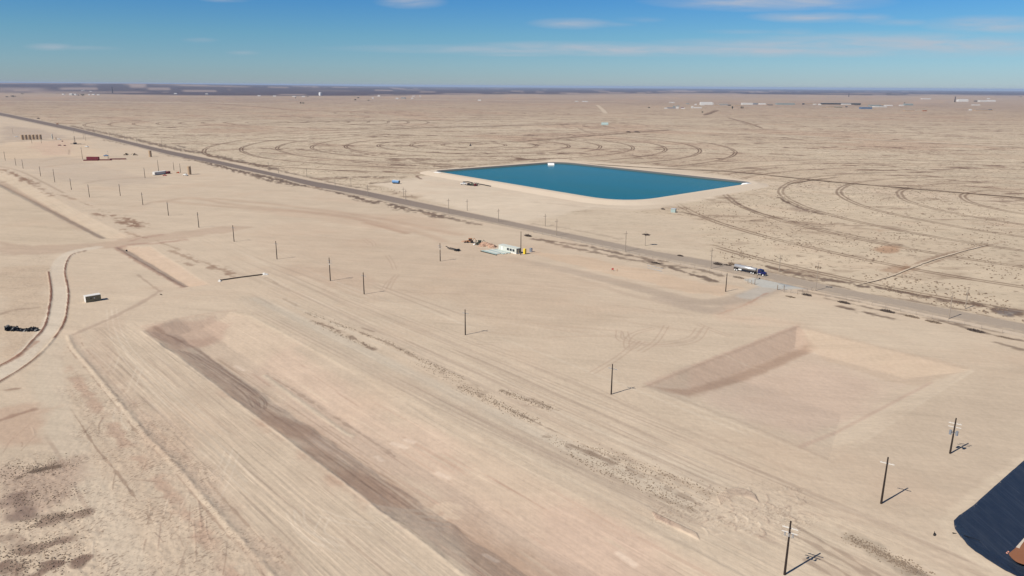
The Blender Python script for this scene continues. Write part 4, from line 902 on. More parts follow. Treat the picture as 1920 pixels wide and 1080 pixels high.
# truck
def semi():
    a=P(1374.5,506.5); t=thing('tanker_truck','dark blue semi truck hauling a shiny silver tank trailer on the road','truck',a[0],a[1],0.02,UANG)
    bm=N(); R=1.0; prof=[(0,.55),(.25,.95),(12.6,.95),(12.85,.55)]
    rings=[]; 
    for x_,r_ in prof: rings.append([bm.verts.new((x_,1.3+r_*1.15*math.cos(q_),2.35+r_*math.sin(q_))) for q_ in [2*math.pi*k/20 for k in range(20)]])
    for a_,b_ in zip(rings[:-1],rings[1:]):
        for k in range(20): bm.faces.new((a_[k],a_[(k+1)%20],b_[(k+1)%20],b_[k]))
    bm.faces.new(rings[0][::-1]); bm.faces.new(rings[-1]); tk=obj('tank',bm,'alu',t,True)
    bm=N(); 
    bm.free()
    for x_ in (3.2,6.4,9.6): bm=N(); tube(bm,(x_,1.3,3.3),(x_,1.3,3.5),.3,n=10); obj('hatch',bm,'steel',tk)
    bm=N(); box(bm,0,12.8,.5,.65,1.15,1.4); box(bm,0,12.8,1.95,2.1,1.15,1.4); box(bm,0.1,.3,.1,2.5,.9,1.5); obj('trailer_frame',bm,'dark',t)
    bm=N(); box(bm,3.0,4.8,.05,.5,.75,1.35); obj('pump_box',bm,'white',t)
    bm=N(); box(bm,5,10.5,.1,.55,1.1,1.4); obj('hose_tray',bm,'dark',t)
    for x_ in (1.0,2.2,10.6,11.8,14.3,17.3):
        for y_ in (.25,2.35):
            bm=N(); wheel(bm,x_,y_,.52,.52,.5 if x_<17 else .3); wh=obj('wheel',bm,'rubber',t); s_=-1 if y_<1 else 1
            bm=N(); yy=y_+s_*(.26 if x_<17 else .16); tube(bm,(x_,yy-.02,.52),(x_,yy+.02,.52),.34,n=10); obj('rim',bm,'white',wh)
    bm=N(); box(bm,12.6,18.3,.75,1.85,.75,1.0); obj('chassis',bm,'dark',t)
    bm=N(); prism(bm,[(14.3,1.0),(16.7,1.0),(16.7,2.1),(16.35,3.0),(14.3,3.1)],.15,2.45); cb=obj('cab',bm,'blue',t)
    bm=N(); prism(bm,[(16.73,2.15),(16.4,2.95),(16.44,2.97),(16.77,2.17)],.35,2.25); obj('windscreen',bm,'glass',cb)
    bm=N(); box(bm,15.4,16.3,.11,.15,2.0,2.8); obj('window',bm,'glass',cb)
    bm=N(); prism(bm,[(16.7,1.0),(18.3,.9),(18.35,1.75),(16.7,2.1)],.45,2.15); obj('bonnet',bm,'blue',t)
    bm=N(); box(bm,18.3,18.5,.2,2.4,.4,.85); obj('bumper',bm,'steel',t)
    for y_ in (.3,2.3): bm=N(); prism(bm,[(16.6,.95),(17.0,1.25),(17.7,1.25),(18.2,.8),(18.2,.95),(17.75,1.35),(16.9,1.35),(16.5,1.0)],y_-.2,y_+.2); obj('fender',bm,'blue',t)
    for y_ in (.3,2.3): bm=N(); tube(bm,(14.1,y_,1.0),(14.1,y_,3.7),.1); obj('exhaust',bm,'steel',t)
    for y_ in (.1,2.5): bm=N(); tube(bm,(15,y_,.85),(16.2,y_,.85),.28,n=10); obj('fuel_tank',bm,'steel',t)
semi()
def backhoe(bx,by,rz,lab,m1='orange',m2='dark',sc=1.,grp='backhoe loaders parked on bare earth'):
    t=put(bx,by,rz,'backhoe',lab,'backhoe',group=grp); t.scale=(sc,)*3
    bm=N(); prism(bm,[(-1.2,.7),(2.2,.7),(2.3,1.3),(.9,1.7),(-1.2,1.4)],-.6,.6); obj('body',bm,m1,t)
    bm=N(); 
    for x_,y_ in ((-.9,-.75),(.9,-.75),(-.9,.75),(.9,.75)): tube(bm,(x_,y_,1.3),(x_,y_,2.6),.07,n=6)
    box(bm,-1.1,1.1,-.9,.9,2.6,2.75); cb=obj('cab',bm,m1,t); bm=N(); box(bm,-.85,.85,-.7,.7,1.4,2.55); obj('pane',bm,'glass',cb)
    for x_,r_ in ((-.9,.72),(1.7,.48)):
        for y_ in (-.9,.9): bm=N(); wheel(bm,x_,y_,r_,r_,.4); obj('wheel',bm,'rubber',t)
    bm=N(); tube(bm,(1.2,.7,1.4),(3.2,.7,.7),.11,n=6); tube(bm,(1.2,-.7,1.4),(3.2,-.7,.7),.11,n=6); obj('loader_arm',bm,m1,t)
    bm=N(); prism(bm,[(3.1,.15),(4.0,.1),(4.0,.2),(3.3,.3),(3.2,1.0),(3.1,1.0)],-1.1,1.1); obj('bucket',bm,m2,t)
    bm=N(); tube(bm,(-1.2,0,1.0),(-2.4,0,3.0),.16,.13,6); tube(bm,(-2.4,0,3.0),(-3.6,0,1.6),.13,.1,6); obj('boom',bm,m1,t)
    bm=N(); prism(bm,[(-3.9,.9),(-3.3,.9),(-3.4,1.7),(-3.8,1.6)],-.3,.3); obj('digging_bucket',bm,m2,t)
    return t
backhoe(882,455,math.pi*.96,'rusty orange backhoe beside a small spoil heap left of the office trailer','orange','dark')
backhoe(899.5,459,math.pi*1.03,'dark green and white backhoe next to the reddish spoil heap','green','white')
backhoe(237,291,2.9,'left one of two pale small backhoes on the bare pad','tan','dark',1.05)
backhoe(252.5,291.2,.3,'right one of two pale small backhoes on the bare pad','tan','dark',1.05)
def heap(bx,by,rx,ry,hh,lab,m='earth',name='spoil_heap',cat='spoil heap',seed=0,rz=0.,grp=None):
    bm=N(); bmesh.ops.create_icosphere(bm,subdivisions=4,radius=1); 
    for v in bm.verts:
        x_,y_,z_=v.co; k=fbm(np.array([x_*2.2+seed*7.]),np.array([y_*2.2+z_]),4,seed)[0]; s_=.55+.9*k
        v.co=(x_*rx*s_,y_*ry*s_,max(-.1,z_*hh*s_*(1.2-.5*math.hypot(x_,y_))))
    o=tag(obj(name,bm,m),lab,cat,grp); x,y=P(bx,by); o.location=(x,y,GZ(x,y)-.05); o.rotation_euler=(0,0,rz); return o
heap(872,453,2.2,1.6,.9,'small reddish spoil heap left of the orange backhoe',seed=1,grp='reddish spoil heaps')
heap(911,459.5,4.2,3.0,1.9,'largest reddish spoil heap between the green backhoe and the office trailer',seed=2,grp='reddish spoil heaps')
heap(922,463.5,3.0,2.5,1.5,'reddish spoil heap touching the left end of the office trailer',seed=3,grp='reddish spoil heaps')
heap(903,462,2.5,1.6,.7,'low reddish spoil heap in front of the green backhoe',seed=4,grp='reddish spoil heaps')
# gooseneck trailer
a=P(836,465.5); b=P(861,471.5); rz=math.atan2(*(b-a)[::-1]); L_=np.hypot(*(b-a)); t=thing('gooseneck_trailer','black steel gooseneck trailer frame lying right of the banded yard pole','trailer',a[0],a[1],GZ(*a),rz)
bm=N(); box(bm,2.5,L_,-1.1,-.8,.6,.85); box(bm,2.5,L_,.8,1.1,.6,.85)
for k in range(8): box(bm,3+k*(L_-3.6)/7,3.25+k*(L_-3.6)/7,-.8,.8,.65,.8)
obj('frame',bm,'dark',t); bm=N(); prism(bm,[(0,1.1),(.4,1.1),(2.8,.6),(2.8,.85),(.5,1.4),(0,1.4)],-.2,.2); obj('neck',bm,'dark',t)
bm=N(); prism(bm,[(L_-3,.85),(L_-.3,.85),(L_-1,1.5),(L_-2.6,1.1)],-1.0,1.0); obj('ramp',bm,'dark',t)
for x_ in (L_-2.6,L_-1.5):
    for y_ in (-1.2,1.2): bm=N(); wheel(bm,x_,y_,.4,.4,.25); obj('wheel',bm,'rubber',t)
# black scrap pile at left
def crumple(bm,n,L_,Wd,hh):
    for k in range(n):
        s_=random.uniform(0,1); x_=s_*L_; y_=random.gauss(0,.33)*Wd; z_=random.uniform(.1,1)*hh*(1-.45*s_)*(.6+.4*math.sin(s_*9))
        r_=random.uniform(.3,.85)
        c=Vector((x_,y_,z_*.8)); a=Vector((random.gauss(0,1),random.gauss(0,1),random.gauss(0,.8))).normalized(); b=a.orthogonal().normalized()
        v=[bm.verts.new(c+q_) for q_ in (a*r_,b*r_*.7,-a*r_*.9,-b*r_*.6)]
        if k%2: bm.faces.new(v[:3]); bm.faces.new((v[0],v[2],v[3]))
        else: bm.faces.new(v)
random.seed(11); x,y=P(12,619); bm=N(); crumple(bm,950,12.4,1.4,2.0); crumple(bm,160,4.5,1.5,2.6)
for v in bm.verts: v.co.z=max(v.co.z,0)
o=tag(obj('scrap_pile',bm,'black'),'long heap of crumpled black plastic beside the haul road at left','scrap pile'); o.location=(x,y,GZ(x,y)); o.rotation_euler=(0,0,-.03)
# tanks
def tank(bx,by,d,hh,m,lab,grp=None):
    t=put(bx,by,0,'storage_tank',lab,'tank',group=grp)
    bm=N(); tube(bm,(0,0,0),(0,0,hh),d/2,n=20); obj('shell',bm,m,t,False)
    bm=N(); tube(bm,(0,0,hh),(0,0,hh+.35),d/2*.98,.15,n=20); obj('roof',bm,m,t)
    bm=N(); box(bm,d/2,d/2+.12,-.25,.25,0,hh+.6); obj('ladder',bm,'dark',t)
ords=['first','second','third','fourth','fifth','last']
for k in range(6): tank(42.3+k*6.75,262-k*.13,4.4,8.0,'tan','%s tan upright tank from the left in the row of six at the left edge'%ords[k],'row of tan tanks')
tank(98.3,261,1.6,8.2,'offw','slender pale column tank right of the row of tan tanks')
tank(105,261.8,1.2,3.6,'tan','short narrow tank right of the slender pale column')
tank(282,294,3.6,8.2,'tan','upright tan tank next to the highway on the far pad')
tank(355.5,327,3.6,8.6,'tan','upright tan tank behind the white pickup')
def pickup(bx,by,rz,lab,m='white',sc=1.):
    t=put(bx,by,rz,'pickup_truck',lab,'pickup',group='pickups parked on the site'); t.scale=(sc,)*3
    bm=N(); prism(bm,[(-2.7,.5),(2.7,.5),(2.75,1.0),(1.4,1.15),(-2.7,1.15)],-.95,.95); obj('body',bm,m,t)
    bm=N(); prism(bm,[(-.9,1.15),(1.4,1.15),(.8,1.8),(-.7,1.85)],-.85,.85); cb=obj('cab',bm,m,t)
    bm=N(); prism(bm,[(.85,1.8),(1.45,1.18),(1.5,1.22),(.9,1.84)],-.75,.75); obj('windscreen',bm,'glass',cb)
    for s_ in (-1,1): bm=N(); box(bm,-.6,.7,s_*.87-.02,s_*.87+.02,1.25,1.7); obj('window',bm,'glass',cb)
    for x_ in (-1.7,1.75):
        for y_ in (-.9,.9): bm=N(); wheel(bm,x_,y_,.4,.4,.25); obj('wheel',bm,'rubber',t)
pickup(348,329,-.5,'white pickup parked in front of the tan upright tank','white',1.1)
pickup(163,276,-.3,'white pickup right of the drilling mast','white',1.1)
pickup(199,293,.1,'pale blue pickup behind the maroon tanks','blues',1.1)
pickup(309,329.5,.2,'small red pickup parked before the white site trailer','redb',.75)
pickup(31,257,.2,'white pickup left of the row of tan tanks','white',1.0)
pickup(111,261.8,.1,'pale pickup right of the slender column tank','white',1.0)
pickup(869,346,-.05,'white flat truck at the left of the pumps on the reservoir bank','white',1.15)
# site trailer on the pad
a=P(290.3,328.6); b=P(312.5,325.8); rz=math.atan2(*(b-a)[::-1]); L_=min(16,np.hypot(*(b-a)))
t=thing('site_trailer','long white site trailer with grey side on the far left pad','site trailer',a[0],a[1],GZ(*a),rz)
bm=N(); box(bm,0,L_,0,3.2,.5,3.2); obj('wall',bm,'conc',t); bm=N(); box(bm,-.1,L_+.1,-.1,3.3,3.2,3.4); obj('roof',bm,'white',t)
bm=N(); box(bm,L_*.08,L_*.14,-.05,.02,1.2,2.3); obj('window',bm,'glass',t); bm=N(); box(bm,.2,L_-.2,.3,2.9,0,.5); obj('skirt',bm,'dark',t)
t=put(313.5,326.2,rz,'generator','dark enclosed generator at the right end of the site trailer','generator'); bm=N(); box(bm,0,4.6,0,2.2,.3,2.6); obj('enclosure',bm,'red',t); bm=N(); box(bm,.1,4.5,.1,2.1,0,.3); obj('skid',bm,'dark',t); bm=N(); tube(bm,(3.6,1,2.6),(3.6,1,3.2),.12); obj('exhaust',bm,'dark',t)
t=put(333.5,324.5,0,'pump','small reddish pump between two thin poles right of the site trailer','pump'); bm=N(); box(bm,-1.6,1.6,-.7,.7,0,.35); obj('skid',bm,'orange',t); bm=N(); tube(bm,(-1.2,0,.8),(.4,0,.8),.5,n=10); obj('casing',bm,'orange',t); bm=N(); box(bm,.5,1.5,-.4,.4,.35,1.5); obj('motor',bm,'redb',t)
# maroon tanks
t=put(162.3,299.8,.02,'mud_tank','tall dark maroon tank box beside its long low tray on the pad','mud tank'); bm=N(); box(bm,0,15,0,3,.4,3.6); obj('shell',bm,'red',t); bm=N(); box(bm,0,15,.2,2.8,0,.4); obj('skid',bm,'dark',t); bm=N(); box(bm,.3,14.7,-.02,3.02,3.6,3.7); obj('roof',bm,'red',t)
for (bx,by,ln,lab) in ((156,301.5,17,'low dark maroon tray under the left end of the tall maroon box'),(180,301,18,'low dark maroon tray in the middle of the maroon tank row'),(206,299.3,19,'low dark maroon tray at the right end of the maroon tank row')):
    t=put(bx,by,.13,'mud_tray',lab,'tray',group='low maroon trays'); bm=N(); box(bm,0,ln,0,.15,0,1.2); box(bm,0,ln,2.45,2.6,0,1.2); box(bm,0,.15,.15,2.45,0,1.2); box(bm,ln-.15,ln,.15,2.45,0,1.2); box(bm,.15,ln-.15,.15,2.45,.1,.5); obj('shell',bm,'red',t); bm=N(); tube(bm,(0,-.3,1.2),(ln,-.3,1.2),.06); obj('rail',bm,'dark',t)
t=put(203.5,297,0,'light_mast','thin mast standing over the low maroon trays','mast'); bm=N(); tube(bm,(0,0,0),(0,0,9),.12,.07,6); obj('shaft',bm,'dark',t); bm=N(); box(bm,-.9,.9,-.1,.1,8.6,9.0); obj('lamp_bar',bm,'steel',t); bm=N(); box(bm,-1,1,-.6,.6,0,.7); obj('base',bm,'dark',t)
# drilling mast
t=put(141,270.5,.1,'drilling_rig','small dark drilling rig with a slender mast on the far left pad','drilling rig')
bm=N(); box(bm,-7,-.5,-1,1,.6,1.0); box(bm,-2,2,-1.5,1.5,0,2.6); obj('base',bm,'dark',t)
bm=N(); 
for sx in (-1,1):
    for sy in (-1,1): tube(bm,(sx*.8,sy*.8,2.6),(sx*.25,sy*.25,12.5),.09,n=5)
for k in range(6):
    z_=3+k*1.6; r_=.8-.5*(z_-2.6)/9.9
    for s_ in (-1,1): tube(bm,(-r_,s_*r_,z_),(r_,s_*r_,z_+1),.06,n=4); tube(bm,(s_*r_,-r_,z_),(s_*r_,r_,z_+1),.06,n=4)
obj('mast',bm,'dark',t); bm=N(); box(bm,2,9,-1,1,.3,.8); box(bm,8,16,-1.2,.4,0,.35); obj('pipe_rack',bm,'dark',t)
for (bx,by,lab,l_) in ((112,273,'low black skid left of the drilling rig',6.),(121.5,273.5,'smaller low black skid left of the drilling rig',4.),(117,265.3,'tiny dark box behind the low black skids',1.6)):
    t=put(bx,by,-.2,'steel_skid',lab,'skid'); bm=N(); box(bm,-l_/2,l_/2,-1.2,1.2,0,.35); obj('base',bm,'dark',t); bm=N(); box(bm,-l_/3,l_/4,-.8,.8,.35,1.3); obj('engine',bm,'red',t)
# blue tank by the reservoir
a=P(735,344.2); t=thing('tank_trailer','silver and blue cylindrical tank trailer left of the reservoir','tank trailer',a[0],a[1],GZ(*a),-.45)
bm=N(); tube(bm,(0,1.4,1.9),(7.6,1.4,1.9),1.5,n=18); obj('tank',bm,'blues',t,False); bm=N(); tube(bm,(.1,1.4,3.15),(7.5,1.4,3.15),.55,n=10); obj('top_cover',bm,'offw',t)
bm=N(); box(bm,.3,7.3,.3,2.5,.35,.6); obj('frame',bm,'dark',t)
for x_ in (1.2,2.4): 
    for y_ in (.3,2.5): bm=N(); wheel(bm,x_,y_,.45,.45,.3); obj('wheel',bm,'rubber',t)
bm=N(); tube(bm,(7.62,1.4,1.9),(7.7,1.4,1.9),1.3,n=16); obj('end_cap',bm,'dark',t)
# pumps
for k,(bx,by,l_) in enumerate(((879.5,347.5,4.5),(885.5,348.0,4.2),(892,348.7,3.8))):
    t=put(bx,by,.35*(k-1),'pump_skid',['left','middle','right'][k]+' one of three dark diesel pumps on the near bank of the reservoir','pump',group='diesel pumps by the reservoir')
    bm=N(); box(bm,-l_/2,l_/2,-1,1,0,.5); obj('skid',bm,'dark',t); bm=N(); prism(bm,[(-l_*.4,.5),(l_*.15,.5),(l_*.15,2.1),(-l_*.3,2.3)],-.8,.8); obj('engine',bm,['dark','green','red'][k],t)
    bm=N(); tube(bm,(l_*.2,0,1.1),(l_*.5,0,1.1),.6,n=10); obj('casing',bm,'dark',t); bm=N(); tube(bm,(-.4,.4,2.1),(-.4,.4,3.4),.12); obj('exhaust',bm,'dark',t)
    bm=N(); tube(bm,(l_*.4,0,1.2),(l_*.4+2.5,4.5,2.3),.28,n=8); obj('suction_hose',bm,'dark',t)
def pipe(q,r,m,lab,name='pipe',cat='pipe',z0=None,grp=None):
    W=[P(*p) for p in q]; bm=N()
    for a,b in zip(W[:-1],W[1:]): tube(bm,(*a,GZ(*a)+r),(*b,GZ(*b)+r),r)
    return tag(obj(name,bm,m),lab,cat,grp)
pipe([(868,341.8),(878,341.6),(886,343.3)],.45,'dark','dark pipe behind the white flat truck on the reservoir bank')
pipe([(894,345),(906,347),(920,349.8)],.45,'dark','dark discharge pipe running right from the pumps on the bank')
pipe([(1214,497.5),(1243,504.5)],.14,'steel','upper one of two thin pale pipes lying in the road verge')
pipe([(1214,502.5),(1241,509)],.16,'steel','lower one of two thin pale pipes lying in the road verge, with a dark valve')
pipe([(412,526.4),(450,521),(500,514.6)],.3,'brushd','long dark pipe across the end of the trench near the yard')
heap(496,515,1.8,1.2,.8,'small pale rubble heap at the right end of the dark trench pipe','conc','rubble_heap','rubble heap',9)
heap(412,527.5,.9,.7,.8,'tiny pale rubble heap at the left end of the dark trench pipe','conc','rubble_heap','rubble heap',10)
# pump house
t=put(1257.5,398.2,UANG*.55,'pump_house','small pale metal pump house near the front corner of the reservoir','pump house')
bm=N(); box(bm,0,3.6,0,2.8,0,2.6); obj('wall',bm,'teal',t); bm=N(); prism(bm,[(-.15,2.6),(3.75,2.6),(3.4,3.0),(.2,3.0)],-.15,2.95); obj('roof',bm,'roof',t); bm=N(); box(bm,3.6,3.65,.1,2.7,.1,2.5); obj('door_or_dark_sheet',bm,'dark',t)  # dark sheet covers nearly the whole right wall
# quonset
t=put(1127.5,234.3,-.05,'quonset_hut','pale green arched hangar with a dark open end in the far field','hangar')
bm=N(); prof=[(7*0+ (6*math.cos(q_)),6.3*math.sin(q_)) for q_ in [math.pi*k/12 for k in range(13)]]
a=[bm.verts.new((0,c_,s_)) for c_,s_ in prof]; b=[bm.verts.new((17,c_,s_)) for c_,s_ in prof]
for k in range(12): bm.faces.new((a[k],a[k+1],b[k+1],b[k]))
bm.faces.new(a); obj('shell',bm,'teal',t)
bm=N(); a=[bm.verts.new((16.6,c_*.93,s_*.93)) for c_,s_ in prof]; bm.faces.new(a); bmesh.ops.solidify(bm,geom=bm.faces[:],thickness=.2); obj('door_or_dark_sheet',bm,'dark',t)  # black sheet inside the open end stands for its shaded interior
t=put(882,273.5,0,'pivot_hub','tiny dark pivot hub at the centre of the ring field','pivot hub'); bm=N()
for sx in (-1,1):
    for sy in (-1,1): tube(bm,(sx*1.6,sy*1.6,0),(0,0,3.6),.22,n=6)
box(bm,-1.4,1.4,-1.4,1.4,0,1.3); obj('frame',bm,'dark',t); bm=N(); tube(bm,(0,0,0),(0,0,4.2),.3); obj('riser',bm,'dark',t)
# small items
t=put(1148.6,508,0,'warning_sign','small dark red sign board standing on bare orange earth','sign'); bm=N(); box(bm,-.55,.55,-.05,.05,.7,1.6); obj('board',bm,'redb',t); bm=N(); tube(bm,(-.4,0.1,0),(-.4,.1,1.6),.05,n=6); tube(bm,(.4,.1,0),(.4,.1,1.6),.05,n=6); obj('post',bm,'dark',t)
t=put(1157,508,0,'marker_post','small reddish marker post right of the red sign','marker post'); bm=N(); tube(bm,(0,0,0),(0,0,1.1),.12,n=6); obj('post',bm,'orange',t); bm=N(); tube(bm,(0,0,1.1),(0,0,1.2),.2,.1,6); obj('cap',bm,'orange',t)
x,y=P(1752,1004); bm=N(); tube(bm,(0,0,0),(0,0,.55),.28,.2,10); tube(bm,(0,0,.55),(-.1,.1,.95),.1,.05,6); o=tag(obj('black_can',bm,'dark'),'small black can standing alone left of the black lined pond','can'); o.location=(x,y,GZ(x,y))
x,y=P(237,466.5); bm=N(); tube(bm,(0,-1,.45),(0,.3,.45),.5,n=12); o=tag(obj('culvert_pipe',bm,'dark'),'black culvert end in the bank under the crossing dirt road','culvert'); o.location=(x,y,GZ(x,y)); o.rotation_euler=(0,0,.4)
x,y=P(1422,524.5); t=thing('driveway_sign','small dark tilted sign plate at the driveway mouth','sign',x,y); bm=N(); box(bm,-.5,.5,-.03,.03,.7,1.25); b_=obj('board',bm,'dark',t); b_.rotation_euler=(.3,.4,.3); bm=N(); tube(bm,(0,0,0),(0,0,1.2),.05,n=6); obj('post',bm,'steel',t)
# fences
def fence(q,sp_,hh,lab,name='wire_fence',m='wood',nw=3,pr=.07):
    W=[P(*p) for p in q]; a0=W[0]; t=thing(name,lab,'fence',a0[0],a0[1],0); ps=[]
    for a,b in zip(W[:-1],W[1:]):
        n_=max(1,int(round(np.hypot(*(b-a))/sp_)))
        for k in range(n_): ps.append(a+(b-a)*k/n_)
    ps.append(W[-1]); ps=ps[:98]
    for p in ps:
        bm=N(); z=GZ(*p); tube(bm,(0,0,z-.2),(0,0,z+hh),pr,n=6); o=obj('post',bm,m,t); o.location=(p[0]-a0[0],p[1]-a0[1],0)
    bm=N()
    for a,b in zip(ps[:-1],ps[1:]):
        for k in range(nw): h_=hh*(.35+.6*k/max(1,nw-1)); tube(bm,(*(a-a0),GZ(*a)+h_),(*(b-a0),GZ(*b)+h_),.016,n=4,cap=False)
    obj('wire',bm,'steel',t); return t
fence([(1548,556),(1586,562),(1660,578),(1747,597),(1840,616),(1920,633)],7,1.5,'wire fence on the near side of the road at right')
fence([(1000,436),(1150,469),(1250,491),(1330,509),(1398,526)],9,1.4,'wire fence on the near side of the road left of the driveway')
fence([(1457,543),(1470,548),(1495,551.5),(1522,545)],3.5,2.0,'short fence wing right of the driveway gate','fence_wing','wood',5,.1)
fence([(1402,531),(1409,532.5),(1415,533.5)],2.6,2.2,'short fence wing left of the driveway gate','fence_wing','wood',6,.14)
fence([(1438,404),(1440,404.2)],7,1.2,'x') if False else None
for (bx,by,hh,lab) in ((1457.5,543.5,2.4,'left gate post right of the driveway'),(1469.8,544,2.4,'dark gate post right of the driveway'),(1415,533.6,3.0,'thick gate post left of the driveway'),(1419,524,3.0,'far gate post left of the driveway')):
    x,y=P(bx,by); bm=N(); tube(bm,(0,0,-.2),(0,0,hh),.16,n=8); tube(bm,(0,0,hh),(0,0,hh+.1),.18,.08,8); o=tag(obj('gate_post',bm,'brush'),lab,'gate post'); o.location=(x,y,GZ(x,y))
# brush piles
def bush(bx,by,rx,ry,hh,lab,m='brush',n=220,name='brush_clump',grp='brush clumps along the road',spike=1.,cat='brush'):
    x,y=P(bx,by); bm=N(); 
    for k in range(n):
        a=random.random()*6.283; r_=math.sqrt(random.random()); s_=1-r_*.9
        p=Vector((math.cos(a)*r_*rx,math.sin(a)*r_*ry,hh*s_*random.random()*.8)); d=Vector((random.gauss(0,1),random.gauss(0,1),random.gauss(.7,.6))).normalized()*random.uniform(.3,.8)*min(hh,1.6)*spike
        sd_=d.orthogonal().normalized()*random.uniform(.05,.16); v=[bm.verts.new(q_) for q_ in (p-sd_,p+sd_,p+d)]; 
        for w_ in v: w_.co.z=max(0,w_.co.z)
        bm.faces.new(v)
    o=tag(obj(name,bm,m),lab,cat,grp); o.location=(x,y,GZ(x,y)-.02); o.rotation_euler=(0,0,UANG); return o
for (bx,by,rx,ry,hh,lab,m) in ((990,443,3,1.6,1.6,'dark brush mound in the verge right of the tall plain pole','brushd'),(1346,496,2.6,1.6,1.9,'dark brush mound at the road edge left of the pale pole','brushd'),
   (1512.5,553.5,2.4,1.3,1.1,'round dark brush clump below the transformer pole','brushd'),(1482,557,2.5,1.0,.6,'flat dark brush clump below the fence wing','brush'),(1582,568,2.8,1.2,1.2,'dark brush clump with white rubbish beside it','brushd'),
   (1664,584.5,3.2,1.3,1.3,'large dark brown brush clump in the middle of the right verge','brushd'),(1709,594,3.4,1.2,.9,'long low brush clump right of the large dark one','brush'),(1750,604,3.2,1.3,1.0,'low brush clump below the pale pole at right','brush'),
   (1829,621,3.3,1.3,1.2,'dark brush clump nearest the right edge of the verge','brushd'),(1885,633,3.2,1.1,.5,'thin flat brush clump at the far right of the verge','brush'),(1385,520.5,3.2,1.5,.7,'flat grey brush clump between the tanker truck and the driveway gate','brush'),
   (1372,496,1.8,1.2,1.6,'thin bare bush behind the rear of the tanker truck','brush'),(1364,497.5,2.5,1,.8,'low brown bush left of the bare bush behind the truck','brushd'),(1243,392.5,1.8,1.0,1.3,'dark bush left of the small pump house','brushd'),(1276,480,2,1,1.0,'small dark bush on the far edge of the road','brushd'),
   (1230,493.5,3.5,1.2,.9,'dark brush clump in the verge left of the pale pipes','brushd'),(1178.5,248,6,3,2.6,'left dark thicket in the far field right of the hangar','brushd'),(1194,248.2,8,3,2.2,'right dark thicket in the far field right of the hangar','brushd'),(72,222.5,5,3,3.,'dark bush beyond the road at far left','brushd'),(108,233,3.5,2,3.2,'reddish bush on the road at far left','orange')):
    bush(bx,by,rx,ry,hh,lab,m,int(160+60*rx),spike=1.0 if by>300 else 2.2)
bush(302,552,1.6,.5,.4,'small dark scrap of brush right of the olive shed','brushd',60,grp=None); 
# scattered shrubs: uncountable ground cover
def shrubs(n):
    bmv=[];bmf=[]; cnt=0; tries=0
    tmpl=[(math.cos(a),math.sin(a)) for a in (0,1.25,2.5,3.77,5.0)]
    while cnt<n and tries<n*12:
        tries+=1
        px=random.uniform(-30,1950); 
        if random.random()<.8:
            py=random.uniform(345,640); x,y=P(px,py); s_=(x-rc[0][0])*(-rd[1])+(y-rc[0][1])*rd[0]
            if s_<9: continue
            if psd_pt(x,y,PADW): continue
            if vn(np.array([x/22.]),np.array([y/22.]),77)[0]<.5: continue
            sz=random.uniform(.22,.6)
        else:
            q=random.choice(WEEDQ); tt=random.random(); W=q[0]; a=W[0]+(W[1]-W[0])*tt; x,y=a[0]+random.gauss(0,q[1]),a[1]+random.gauss(0,q[1]); sz=random.uniform(.08,.2)
        z=GZ(x,y); b=len(bmv); hgt=sz*random.uniform(.7,1.1)
        bmv.append((x,y,z+hgt))
        for c_,s2 in tmpl: bmv.append((x+c_*sz*random.uniform(.7,1.2),y+s2*sz*random.uniform(.7,1.2),z+hgt*random.uniform(.35,.7)))
        for c_,s2 in tmpl: bmv.append((x+c_*sz*.7,y+s2*sz*.7,z-.05))
        for k in range(5):
            k2=(k+1)%5; bmf.append((b,b+1+k,b+1+k2)); bmf.append((b+1+k,b+6+k,b+6+k2,b+1+k2))
        cnt+=1
    m_=bpy.data.meshes.new('desert_scrub'); m_.from_pydata(bmv,[],bmf); m_.materials.append(MT['brush']); o=link(bpy.data.objects.new('desert_scrub',m_)); o['kind']='stuff'; return cnt
PADW=pts([(700,345),(800,330),(870,318),(1045,298),(1250,313),(1440,344),(1430,352),(1250,390),(1300,410),(1370,500),(1300,490),(1180,462),(960,425),(840,385)])
def psd_pt(x,y,W):
    ins=False; n=len(W)
    for k in range(n):
        a=W[k];b=W[(k+1)%n]
        if (a[1]>y)!=(b[1]>y) and x<(b[0]-a[0])*(y-a[1])/(b[1]-a[1])+a[0]: ins=not ins
    return ins
WEEDQ=[(pts(q),s_) for q,s_ in (([(574,586),(720,640)],.8),([(586,602),(700,655)],.9),([(780,678),(1000,790)],1.2),([(860,725),(1000,790)],1.),([(1030,820),(1310,945)],1.6),([(1100,838),(1340,925)],1.5),([(1590,1008),(1740,1080)],1.),([(1590,1008),(1740,1080)],1.),([(1060,850),(1300,955)],1.2),([(940,733),(1036,768)],1.),([(0,890),(120,870)],2.5),([(0,940),(110,930)],3),([(40,985),(160,960)],1.5),([(0,1070),(150,1045)],2.),([(0,1040),(120,1015)],2.),([(720,640),(870,712)],.8))]
print('shrubs',shrubs(6200))
